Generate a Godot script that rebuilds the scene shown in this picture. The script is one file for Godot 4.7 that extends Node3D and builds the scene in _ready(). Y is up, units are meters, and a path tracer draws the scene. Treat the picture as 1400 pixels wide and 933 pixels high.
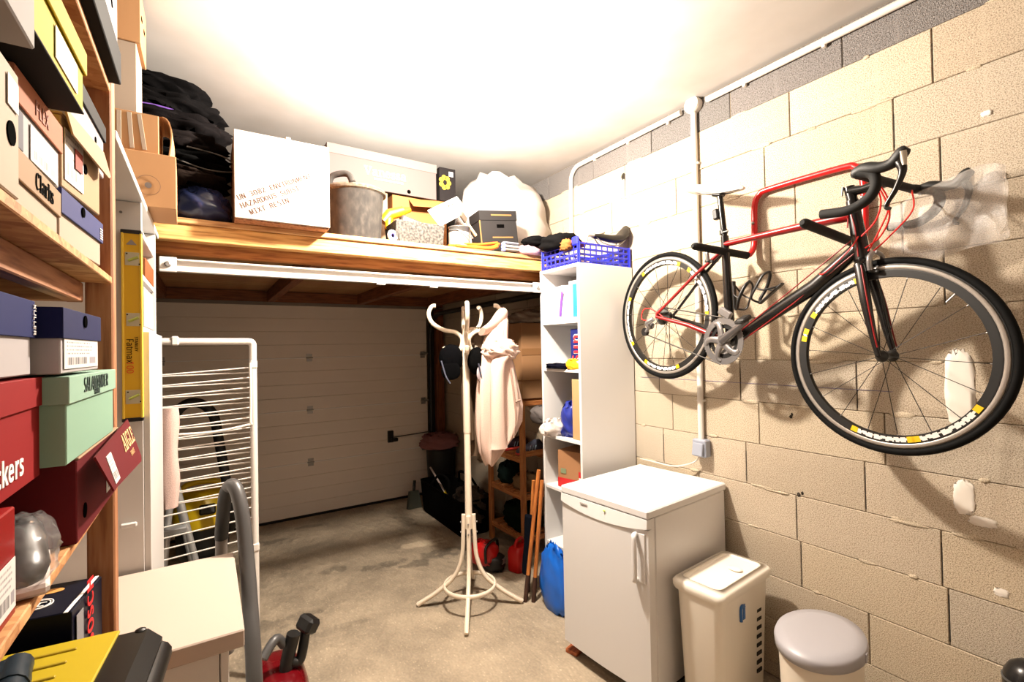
extends Node3D
# A garage storage room: block wall with a hung road bike, shoe boxes on a rough shelf, a loft full of things, sectional door behind.
const LAMP := Vector3(0.95, 2.6, -1.9)
var mats := {}
var texs := {}
var used := {}
var rng := RandomNumberGenerator.new()

func _ready():
	rng.seed = 7
	var cam := Camera3D.new()
	cam.name = "camera"
	cam.position = Vector3(0, 1.55, 0)
	cam.rotation = Vector3(deg_to_rad(0.7136), deg_to_rad(-32.6895), deg_to_rad(-1.0775))
	cam.fov = 71.13
	cam.near = 0.02
	add_child(cam)
	cam.current = true
	var env := Environment.new()
	env.background_mode = Environment.BG_COLOR
	env.background_color = Color(0.02, 0.02, 0.02)
	env.tonemap_mode = Environment.TONE_MAPPER_LINEAR
	env.tonemap_exposure = 1.0
	env.sdfgi_enabled = true
	env.ssao_enabled = true
	env.ssil_enabled = true
	var we := WorldEnvironment.new()
	we.name = "environment"
	we.environment = env
	add_child(we)
	ceiling_lamp(LAMP, 9.0, Color(1.0, 0.95, 0.885))
	make_materials()
	room()
	garage_door()
	loft()
	wall_fittings()
	bicycle()
	shelving()
	shoe_boxes()
	left_corner()
	loft_goods()
	coat_stand()
	right_corner()
	back_corner()

# ---------- textures and materials ----------
func noise(key: String, freq: float, oct: int, lo: Color, hi: Color, kind := 0, nrm := false, bump := 6.0, size := 512, mid = null) -> NoiseTexture2D:
	if texs.has(key): return texs[key]
	var n := FastNoiseLite.new()
	n.seed = key.hash() % 1000
	n.noise_type = [FastNoiseLite.TYPE_SIMPLEX_SMOOTH, FastNoiseLite.TYPE_CELLULAR, FastNoiseLite.TYPE_PERLIN][kind]
	n.frequency = freq
	n.fractal_octaves = oct
	n.fractal_type = FastNoiseLite.FRACTAL_FBM if oct > 1 else FastNoiseLite.FRACTAL_NONE
	if kind == 1: n.cellular_return_type = FastNoiseLite.RETURN_CELL_VALUE
	var t := NoiseTexture2D.new()
	t.width = size
	t.height = size
	t.seamless = true
	t.noise = n
	if nrm:
		t.as_normal_map = true
		t.bump_strength = bump
	else:
		var g := Gradient.new()
		g.set_color(0, lo)
		g.set_color(1, hi)
		if mid != null: g.add_point(0.5, mid)
		t.color_ramp = g
	texs[key] = t
	return t

func mat(key: String, col = null, rough := 0.7, metal := 0.0) -> StandardMaterial3D:
	if mats.has(key): return mats[key]
	var m := StandardMaterial3D.new()
	m.resource_name = key
	m.albedo_color = col if col != null else Color(0.5, 0.5, 0.5)
	m.roughness = rough
	m.metallic = metal
	mats[key] = m
	return m

func texd(key: String, col: Color, rough: float, tex: Texture2D, sc: Vector3, nm: Texture2D = null, ns := 0.5, world := false) -> StandardMaterial3D:
	if mats.has(key): return mats[key]
	var m := mat(key, col, rough)
	m.uv1_triplanar = true
	m.uv1_world_triplanar = world
	m.uv1_scale = sc
	m.albedo_texture = tex
	if nm:
		m.normal_enabled = true
		m.normal_texture = nm
		m.normal_scale = ns
	return m

func card(key: String, col := Color.WHITE, rough := 0.75) -> StandardMaterial3D:   # cardboard of any colour
	var m := texd("card_" + key, Color(col.r * 0.80, col.g * 0.79, col.b * 0.815), rough, noise("paper", 0.03, 4, Color(0.9, 0.89, 0.88), Color(1, 1, 1)), Vector3(3, 3, 3))
	m.metallic_specular = 0.3
	return m

func cloth(key: String, col := Color.WHITE, back := 0.0) -> StandardMaterial3D:
	var m := texd("cloth_" + key, col, 0.95, noise("weave", 0.06, 3, Color(0.82, 0.82, 0.82), Color(1, 1, 1)), Vector3(6, 6, 6), noise("weave_n", 0.12, 3, Color.BLACK, Color.WHITE, 0, true, 3.0, 256), 0.35)
	m.metallic_specular = 0.15
	return m

func wood(key: String, col: Color, axis: int, rough := 0.65) -> StandardMaterial3D:
	var s := Vector3(9, 9, 9)
	s[axis] = 0.7
	return texd("wood_%s_%d" % [key, axis], col, rough, noise("grain", 0.012, 4, Color(0.62, 0.5, 0.4), Color(1, 1, 1), 0, false, 6.0, 512, Color(0.9, 0.85, 0.8)), s)

func make_materials():
	var pores := noise("pores", 0.11, 5, Color(0.5, 0.47, 0.44), Color(1, 1, 1), 0, false, 6.0, 512, Color(0.91, 0.9, 0.89))
	var pores_n := noise("pores_n", 0.2, 4, Color.BLACK, Color.WHITE, 0, true, 9.0)
	for i in 6:
		var c: Color = [Color(0.81, 0.755, 0.675), Color(0.83, 0.775, 0.695), Color(0.78, 0.725, 0.645), Color(0.82, 0.765, 0.675), Color(0.795, 0.75, 0.68), Color(0.825, 0.765, 0.67)][i]
		texd("block_%d" % i, c, 0.95, pores, Vector3(3.3, 3.3, 3.3), pores_n, 0.42, true).metallic_specular = 0.2
	texd("block_dark_0", Color(0.52, 0.505, 0.5), 0.95, pores, Vector3(2.2, 2.2, 2.2), pores_n, 0.7, true)
	texd("block_dark_1", Color(0.48, 0.47, 0.465), 0.95, pores, Vector3(2.2, 2.2, 2.2), pores_n, 0.7, true)
	texd("mortar", Color(0.6, 0.54, 0.45), 0.98, pores, Vector3(3, 3, 3), pores_n, 1.0, true)
	texd("joint_shadow", Color(0.2, 0.17, 0.13), 0.98, pores, Vector3(3, 3, 3), pores_n, 1.0, true)
	texd("ceiling_paint", Color(0.73, 0.715, 0.70), 0.95, noise("plaster", 0.01, 4, Color(0.93, 0.92, 0.91), Color(1, 1, 1)), Vector3(0.5, 0.5, 0.5), null, 0.0, true)
	texd("grey_wall", Color(0.42, 0.4, 0.375), 0.95, pores, Vector3(1.5, 1.5, 1.5), pores_n, 0.5, true)
	mat("white_lac", Color(0.84, 0.835, 0.83), 0.35)
	mat("white_lam", Color(0.79, 0.775, 0.76), 0.45)
	mat("white_pvc", Color(0.8, 0.77, 0.73), 0.4)
	mat("appliance", Color(0.84, 0.83, 0.825), 0.32)
	mat("black_pl", Color(0.035, 0.033, 0.032), 0.45)
	mat("black_gloss", Color(0.02, 0.02, 0.02), 0.22)
	mat("rubber", Color(0.03, 0.03, 0.03), 0.75).metallic_specular = 0.25
	mat("steel", Color(0.7, 0.7, 0.7), 0.3, 0.9)
	mat("dull_steel", Color(0.45, 0.45, 0.44), 0.5, 0.7)
	mat("red_paint", Color(0.75, 0.06, 0.07), 0.3)
	mat("yellow_pl", Color(0.82, 0.7, 0.12), 0.4)
	mat("dark_hole", Color(0.015, 0.013, 0.012), 0.9).metallic_specular = 0.05
	mat("ink", Color(0.06, 0.055, 0.055), 0.8).metallic_specular = 0.1
	mat("ink_white", Color(0.9, 0.88, 0.86), 0.7)
	mat("zinc", Color(0.62, 0.61, 0.6), 0.4, 0.8)
	var lab := mat("label_print", Color(1, 1, 1), 0.6)
	lab.albedo_texture = print_texture()

func print_texture() -> ImageTexture:   # illegible rows of small print on a white sticker
	if texs.has("print"): return texs["print"]
	var r := RandomNumberGenerator.new()
	r.seed = 3
	var im := Image.create(96, 64, false, Image.FORMAT_RGB8)
	im.fill(Color(0.80, 0.785, 0.775))
	for row in [6, 14, 22, 30]:
		var x := 6
		while x < 60 + r.randi() % 30:
			var w := 1 + r.randi() % 4
			im.fill_rect(Rect2i(x, row, w, 3), Color(0.45, 0.43, 0.45))
			x += w + 2
	var bx := 8
	while bx < 60:
		var bw := 1 + r.randi() % 3
		im.fill_rect(Rect2i(bx, 40, bw, 16), Color(0.3, 0.29, 0.3))
		bx += bw + 1 + r.randi() % 2
	im.fill_rect(Rect2i(68, 40, 20, 16), Color(0.55, 0.53, 0.55))
	texs["print"] = ImageTexture.create_from_image(im)
	return texs["print"]

# ---------- nodes ----------
func numbered(called: String) -> String:
	var n: int = used.get(called, 0)
	used[called] = n + 1
	return called if n == 0 else "%s_%03d" % [called, n]

func thing(called: String, label: String, category: String, at := Vector3.ZERO, yaw := 0.0, group := "") -> Node3D:
	var o := Node3D.new()
	o.name = numbered(called)
	add_child(o)
	o.position = at
	o.rotation.y = yaw
	tag(o, label, category, group)
	return o

func tag(o: Node, label: String, category: String, group := "") -> Node:
	o.set_meta("label", label)
	o.set_meta("category", category)
	if group != "": o.set_meta("group", group)
	return o

func obj(called: String, st, m: Material, parent: Node = self, at := Vector3.ZERO, rot := Vector3.ZERO) -> MeshInstance3D:
	var o := MeshInstance3D.new()
	o.name = called if parent != self else numbered(called)
	if st is SurfaceTool:
		st.generate_normals()
		o.mesh = st.commit()
	else:
		o.mesh = st
	o.material_override = m
	o.position = at
	o.rotation = rot
	parent.add_child(o, true)
	return o

func struct(called: String, st, m: Material, parent: Node = self, at := Vector3.ZERO) -> MeshInstance3D:
	var o := obj(called, st, m, parent, at)
	if parent == self: o.set_meta("kind", "structure")
	return o

func text(parent: Node, s: String, h: float, at: Vector3, rot: Vector3, m: Material, font := "Droid Sans", bold := false, called := "lettering") -> MeshInstance3D:
	var f := SystemFont.new()
	f.font_names = PackedStringArray([font])
	if bold: f.font_weight = 700
	var t := TextMesh.new()
	t.font = f
	t.text = s
	t.font_size = 32
	t.pixel_size = h / 24.0
	t.depth = 0.0008
	t.curve_step = 4.0
	return obj(called, t, m, parent, at, rot)

# ---------- shapes ----------
func S() -> SurfaceTool:
	var st := SurfaceTool.new()
	st.begin(Mesh.PRIMITIVE_TRIANGLES)
	st.set_smooth_group(-1)
	return st

func tri(st: SurfaceTool, a: Vector3, b: Vector3, c: Vector3, out: Vector3):
	if (b - a).cross(c - a).dot(out) > 0:   # front faces run clockwise
		st.add_vertex(a); st.add_vertex(c); st.add_vertex(b)
	else:
		st.add_vertex(a); st.add_vertex(b); st.add_vertex(c)

func quad(st: SurfaceTool, a: Vector3, b: Vector3, c: Vector3, d: Vector3, out: Vector3):
	tri(st, a, b, c, out)
	tri(st, a, c, d, out)

# a box with chamfered edges; at is its centre
func box(st: SurfaceTool, at: Vector3, size: Vector3, ch := 0.002, basis := Basis.IDENTITY) -> SurfaceTool:
	var h := size / 2
	ch = minf(ch, minf(h.x, minf(h.y, h.z)) * 0.6)
	st.set_smooth_group(-1)
	var v := func(s: Vector3, ax: int) -> Vector3:
		var q := h - Vector3(ch, ch, ch)
		q[ax] = h[ax]
		return at + basis * (q * s)
	for ax in 3:
		var b := (ax + 1) % 3
		var c := (ax + 2) % 3
		for s in [-1.0, 1.0]:
			var p := []
			for k in [[-1, -1], [1, -1], [1, 1], [-1, 1]]:
				var q := Vector3.ZERO
				q[ax] = s; q[b] = k[0]; q[c] = k[1]
				p.append(v.call(q, ax))
			var o := Vector3.ZERO
			o[ax] = s
			quad(st, p[0], p[1], p[2], p[3], basis * o)
		if ch > 0.0:
			for k in [[-1, -1], [1, -1], [1, 1], [-1, 1]]:
				var q0 := Vector3.ZERO
				q0[b] = k[0]; q0[c] = k[1]
				var o2 := basis * q0
				q0[ax] = -1.0
				var q1 := q0
				q1[ax] = 1.0
				quad(st, v.call(q0, b), v.call(q1, b), v.call(q1, c), v.call(q0, c), o2)
	if ch > 0.0:
		for x in [-1.0, 1.0]:
			for y in [-1.0, 1.0]:
				for z in [-1.0, 1.0]:
					var s3 := Vector3(x, y, z)
					tri(st, v.call(s3, 0), v.call(s3, 1), v.call(s3, 2), basis * s3)
	return st

func bx(at: Vector3, size: Vector3, ch := 0.002, rot := Vector3.ZERO) -> SurfaceTool:
	return box(S(), at, size, ch, Basis.from_euler(rot))

# box by its two corners
func bc(lo: Vector3, hi: Vector3, ch := 0.002) -> SurfaceTool:
	return box(S(), (lo + hi) / 2, (hi - lo).abs(), ch)

# rings of equal length joined into a skin, ends closed
func loft_rings(st: SurfaceTool, rings: Array, caps := true, smooth := true, closed_path := false) -> SurfaceTool:
	var n: int = rings[0].size()
	var mids := []
	for r in rings:
		var c := Vector3.ZERO
		for p in r: c += p
		mids.append(c / n)
	st.set_smooth_group(1 if smooth else -1)
	var last := rings.size() - (0 if closed_path else 1)
	for i in last:
		var A = rings[i]
		var B = rings[(i + 1) % rings.size()]
		var mid: Vector3 = (mids[i] + mids[(i + 1) % rings.size()]) / 2
		for j in n:
			var k := (j + 1) % n
			var o: Vector3 = (A[j] + A[k] + B[j] + B[k]) / 4 - mid
			quad(st, A[j], A[k], B[k], B[j], o)
	if caps and not closed_path:
		st.set_smooth_group(-1)
		for e in [0, rings.size() - 1]:
			var r = rings[e]
			var o: Vector3 = mids[e] - mids[1 if e == 0 else rings.size() - 2]
			for j in n: tri(st, mids[e], r[j], r[(j + 1) % n], o)
	return st

func tube(st: SurfaceTool, pts: Array, r, sides := 10, caps := true, closed := false, squash := Vector2.ONE, up0 := Vector3.ZERO) -> SurfaceTool:
	var rings := []
	var n := pts.size()
	var up := Vector3.ZERO
	for i in n:
		var d: Vector3
		if closed: d = pts[(i + 1) % n] - pts[(i - 1 + n) % n]
		else: d = pts[mini(i + 1, n - 1)] - pts[maxi(i - 1, 0)]
		d = d.normalized()
		if i == 0: up = up0 if up0 != Vector3.ZERO else (Vector3.UP if absf(d.y) < 0.9 else Vector3.RIGHT)
		var s := d.cross(up).normalized()
		up = s.cross(d).normalized()
		var rr: float = r if not (r is Array) else r[i]
		var ring := []
		for j in sides:
			var a := TAU * (j + 0.5) / sides
			ring.append(pts[i] + s * cos(a) * rr * squash.x + up * sin(a) * rr * squash.y)
		rings.append(ring)
	return loft_rings(st, rings, caps, true, closed)

func tb(pts: Array, r, sides := 10, caps := true, closed := false) -> SurfaceTool:
	return tube(S(), pts, r, sides, caps, closed)

# straight runs joined by rounded corners
func bent(p: Array, r: float, n := 5) -> Array:
	var out := [p[0]]
	for i in range(1, p.size() - 1):
		var a: Vector3 = p[i] + (p[i - 1] - p[i]).normalized() * r
		var b: Vector3 = p[i] + (p[i + 1] - p[i]).normalized() * r
		for k in n + 1:
			var t := float(k) / n
			out.append(a.lerp(p[i], t).lerp(p[i].lerp(b, t), t))
	out.append(p[-1])
	return out

# smooth curve through points
func spline(p: Array, per := 6) -> Array:
	var out := []
	for i in p.size() - 1:
		var a: Vector3 = p[maxi(i - 1, 0)]
		var b: Vector3 = p[i]
		var c: Vector3 = p[i + 1]
		var d: Vector3 = p[mini(i + 2, p.size() - 1)]
		for k in per:
			out.append(b.cubic_interpolate(c, a, d, float(k) / per))
	out.append(p[-1])
	return out

func ring_pts(c: Vector3, r: float, n: int, u := Vector3.RIGHT, v := Vector3.BACK, r2 := -1.0) -> Array:
	var o := []
	for i in n:
		var a := TAU * i / n
		o.append(c + u * cos(a) * r + v * sin(a) * (r2 if r2 > 0 else r))
	return o

# turned shape: profile of (radius, height) about y
func lathe(st: SurfaceTool, prof: Array, sides := 24, xf := Transform3D.IDENTITY, ell := Vector2.ONE, caps := true) -> SurfaceTool:
	var rings := []
	for p in prof:
		var ring := []
		for j in sides:
			var a := TAU * j / sides
			ring.append(xf * Vector3(cos(a) * p.x * ell.x, p.y, sin(a) * p.x * ell.y))
		rings.append(ring)
	for i in rings.size() - 1:   # sharp profile steps get groups of their own
		st.set_smooth_group(1 + i if prof.size() < 7 else 1)
		var mid := xf * Vector3(0, (prof[i].y + prof[i + 1].y) / 2, 0)
		var outw := 1.0 if absf(prof[i].y - prof[i + 1].y) > 1e-6 else 0.0
		for j in sides:
			var k := (j + 1) % sides
			var o: Vector3 = (rings[i][j] + rings[i + 1][k]) / 2 - mid
			if outw == 0.0: o = xf.basis.y * (1.0 if prof[i + 1].x < prof[i].x else -1.0)
			quad(st, rings[i][j], rings[i][k], rings[i + 1][k], rings[i + 1][j], o)
	if caps:
		st.set_smooth_group(-1)
		for e in [0, rings.size() - 1]:
			var c := xf * Vector3(0, prof[e].y, 0)
			for j in sides: tri(st, c, rings[e][j], rings[e][(j + 1) % sides], xf.basis.y * (-1.0 if e == 0 else 1.0))
	return st

func V(x: float, y: float) -> Vector2:
	return Vector2(x, y)

# polygon in the xy plane pushed along z (centred), then moved by xf
func prism(st: SurfaceTool, poly: Array, depth: float, xf := Transform3D.IDENTITY) -> SurfaceTool:
	st.set_smooth_group(-1)
	var p := PackedVector2Array(poly)
	var idx := Geometry2D.triangulate_polygon(p)
	for s in [-1.0, 1.0]:
		for i in range(0, idx.size(), 3):
			var q := []
			for k in 3: q.append(xf * Vector3(p[idx[i + k]].x, p[idx[i + k]].y, s * depth / 2))
			tri(st, q[0], q[1], q[2], xf.basis.z * s)
	var cw := Geometry2D.is_polygon_clockwise(p)
	for i in p.size():
		var a := p[i]
		var b := p[(i + 1) % p.size()]
		var nn := (b - a).orthogonal() * (1.0 if cw else -1.0)
		# orthogonal() turns left or right with the winding; the sign keeps it outward
		if Geometry2D.is_point_in_polygon((a + b) / 2 + nn.normalized() * 1e-4, p): nn = -nn
		quad(st, xf * Vector3(a.x, a.y, -depth / 2), xf * Vector3(b.x, b.y, -depth / 2), xf * Vector3(b.x, b.y, depth / 2), xf * Vector3(a.x, a.y, depth / 2), xf.basis * Vector3(nn.x, nn.y, 0))
	return st

# lumpy closed form: a squared-off ball with folds; flat underneath
func blob(st: SurfaceTool, at: Vector3, r: Vector3, sd: int, amp := 0.12, freq := 2.0, sq := 2.6, rows := 14, cols := 22, floor_at := -0.8) -> SurfaceTool:
	var n := FastNoiseLite.new()
	n.seed = sd
	n.frequency = freq
	n.fractal_octaves = 3
	n.fractal_type = FastNoiseLite.FRACTAL_RIDGED
	var rings := []
	for i in rows + 1:
		var t := PI * (0.04 + 0.92 * i / rows)
		var ring := []
		for j in cols:
			var a := TAU * j / cols
			var d := Vector3(sin(t) * cos(a), -cos(t), sin(t) * sin(a))
			var k := pow(pow(absf(d.x), sq) + pow(absf(d.y), sq) + pow(absf(d.z), sq), -1.0 / sq)
			var q := d * k * (1.0 + amp * n.get_noise_3d(d.x * 1.3 + sd, d.y * 1.3, d.z * 1.3))
			q.y = maxf(q.y, floor_at)
			ring.append(at + q * r)
		rings.append(ring)
	return loft_rings(st, rings)

func bag(called: String, label: String, category: String, m: Material, at: Vector3, r: Vector3, sd: int, amp := 0.12, freq := 2.0, sq := 2.6, group := "", yaw := 0.0) -> MeshInstance3D:
	var o := obj(called, blob(S(), Vector3(0, r.y * 0.8, 0), r, sd, amp, freq, sq), m)
	o.position = at
	o.rotation.y = yaw
	tag(o, label, category, group)
	return o

# a cardboard box: parts body, lid, hole, sticker. near/far are the ends of its front edge in plan (x, z), as seen from left to right
func carton(called: String, label: String, category: String, left: Vector2, right: Vector2, y0: float, y1: float, depth: float, bm: Material, lm: Material = null, lid := 0.0, o := {}) -> Node3D:
	var w := left.distance_to(right)
	var dirv := (right - left) / w
	var yaw := atan2(-dirv.y, dirv.x)
	var inward := Vector2(dirv.y, -dirv.x)   # away from the front face
	var c := (left + right) / 2 + inward * depth / 2
	var t := thing(called, label, category, Vector3(c.x, y0, c.y), yaw, o.get("group", ""))
	var h := y1 - y0
	var hb := h - lid * 0.5 if lm else h
	var d2 := depth / 2
	obj("body", bc(Vector3(-w / 2 + 0.002, 0, -d2 + 0.002), Vector3(w / 2 - 0.002, hb, d2 - 0.002), 0.0015), bm, t)
	if lm:
		var l := S()
		var tl: float = o.get("tilt", 0.0)
		box(l, Vector3(0, h - 0.0015, 0), Vector3(w + 0.002, 0.003, depth + 0.002), 0.001)
		for s in [-1.0, 1.0]:
			box(l, Vector3(0, h - lid / 2, s * (d2 + 0.0005)), Vector3(w + 0.003, lid, 0.0025), 0.0008)
			box(l, Vector3(s * (w / 2 + 0.0005), h - lid / 2, 0), Vector3(0.0025, lid, depth + 0.003), 0.0008)
		obj("lid", l, lm, t)
	var zf := d2 + (0.0024 if lm else 0.0004)
	if o.has("hole"):   # finger hole: x as a share of the width, y height, r
		var hh = o.hole
		var hm := S()
		lathe(hm, [V(hh[2], 0), V(hh[2], 0.0012)], 16, Transform3D(Basis(Vector3.RIGHT, PI / 2), Vector3(hh[0] * w, hh[1], (d2 - 0.002 if hh[1] < h - lid else zf))))
		obj("finger_hole", hm, mat("dark_hole"), t)
	if o.has("sticker"):   # x share, y centre, w, h
		var s4 = o.sticker
		sticker(t, s4[2], s4[3], Vector3(s4[0] * w, s4[1], (d2 - 0.0012 if s4[1] < h - lid else zf)), Vector3.ZERO)
	return t

func sticker(parent: Node, w: float, h: float, at: Vector3, rot: Vector3, m: Material = null, called := "sticker") -> MeshInstance3D:
	var q := BoxMesh.new()
	q.size = Vector3(w, h, 0.0008)
	if m: return obj(called, q, m, parent, at, rot)
	# printed face with its own uv
	var st := SurfaceTool.new()
	st.begin(Mesh.PRIMITIVE_TRIANGLES)
	st.set_smooth_group(-1)
	var c := [Vector2(0, 1), Vector2(0, 0), Vector2(1, 0), Vector2(1, 1)]
	for k in [0, 1, 2, 0, 2, 3]:
		st.set_uv(c[k])
		st.add_vertex(Vector3((c[k].x - 0.5) * w, (0.5 - c[k].y) * h, 0.0009))
	for k in [0, 2, 1, 0, 3, 2]:
		st.set_uv(Vector2(0.02, 0.02))
		st.add_vertex(Vector3((c[k].x - 0.5) * w, (0.5 - c[k].y) * h, 0.0))
	for e in 4:
		var a: Vector2 = c[e]
		var b: Vector2 = c[(e + 1) % 4]
		var pa := Vector3((a.x - 0.5) * w, (0.5 - a.y) * h, 0)
		var pb := Vector3((b.x - 0.5) * w, (0.5 - b.y) * h, 0)
		st.set_uv(Vector2(0.02, 0.02))
		quad(st, pa, pb, pb + Vector3(0, 0, 0.0009), pa + Vector3(0, 0, 0.0009), (pa + pb))
	return obj(called, st, mat("label_print"), parent, at, rot)

func ceiling_lamp(at: Vector3, energy: float, col: Color):
	var t := thing("ceiling_lamp", "bare round white globe lamp hanging on a short stem below the ceiling", "lamp", Vector3(at.x, 2.84, at.z))
	var st := lathe(S(), [V(0.055, 0), V(0.055, -0.02), V(0.016, -0.03), V(0.016, -0.15), V(0.03, -0.16), V(0.03, -0.20)], 24)
	obj("lamp_base", st, mat("white_pvc", Color(0.8, 0.77, 0.73), 0.4), t)
	var g := SphereMesh.new()
	g.radius = 0.07
	g.height = 0.14
	var gm := mat("lamp_glow", Color(1, 1, 1), 0.4)
	gm.emission_enabled = true
	gm.emission = col
	gm.emission_energy_multiplier = 6.0
	obj("globe", g, gm, t, Vector3(0, at.y - 2.84 - 0.02, 0))
	var l := OmniLight3D.new()
	l.name = "bulb_light"
	l.light_color = col
	l.light_energy = energy
	l.omni_range = 12.0
	l.omni_attenuation = 2.0
	l.light_size = 0.05
	l.shadow_enabled = true
	l.position = Vector3(0, at.y - 2.84 - 0.02, 0)
	t.add_child(l)

# ---------- the setting ----------
func floor_texture() -> ImageTexture:
	var im := Image.create(720, 720, false, Image.FORMAT_RGB8)
	var a := FastNoiseLite.new()
	a.seed = 4; a.frequency = 0.012; a.fractal_octaves = 4
	var b := FastNoiseLite.new()
	b.seed = 9; b.frequency = 0.25; b.fractal_octaves = 2
	var d := FastNoiseLite.new()
	d.seed = 21; d.frequency = 0.03; d.fractal_octaves = 3
	# the floor spans x -0.6..2.25, z -5.2..1.3; dirt marks in metres: x, z, rx, rz, strength
	var marks := [[1.05, -3.42, 0.16, 0.05, -0.16], [1.28, -3.30, 0.1, 0.05, -0.2], [1.5, -3.36, 0.16, 0.08, -0.2], [0.72, -3.55, 0.1, 0.05, -0.15], [1.42, -3.62, 0.16, 0.05, 0.22], [1.52, -3.55, 0.1, 0.03, 0.18], [0.42, -4.35, 0.13, 0.06, -0.14], [0.72, -4.55, 0.12, 0.04, -0.12], [0.35, -3.05, 0.2, 0.06, -0.12], [0.5, -2.8, 0.25, 0.04, -0.08], [1.15, -2.72, 0.04, 0.03, -0.2], [1.5, -4.2, 0.05, 0.2, -0.12], [0.2, -2.6, 0.1, 0.4, -0.06]]
	for y in 720:
		for x in 720:
			var wx := -0.6 + 2.85 * x / 720.0
			var wz := -5.2 + 6.5 * y / 720.0
			var v := 0.76 + 0.12 * a.get_noise_2d(x * 0.9, y * 2.0) + 0.07 * b.get_noise_2d(x, y * 2.3)
			var wn := d.get_noise_2d(x, y * 2.3)
			for m in marks:
				var dx: float = (wx - m[0]) / m[2] + wn
				var dz: float = (wz - m[1]) / m[3] + wn
				var q := dx * dx + dz * dz
				if q < 2.0: v += m[4] * smoothstep(1.6, 0.2, q)
			var g := b.get_noise_2d(x * 1.7 + 300, y * 3.9)
			if g > 0.62: v += 0.16
			im.set_pixel(x, y, Color(v, v * 0.925, v * 0.82))
	return ImageTexture.create_from_image(im)

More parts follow.
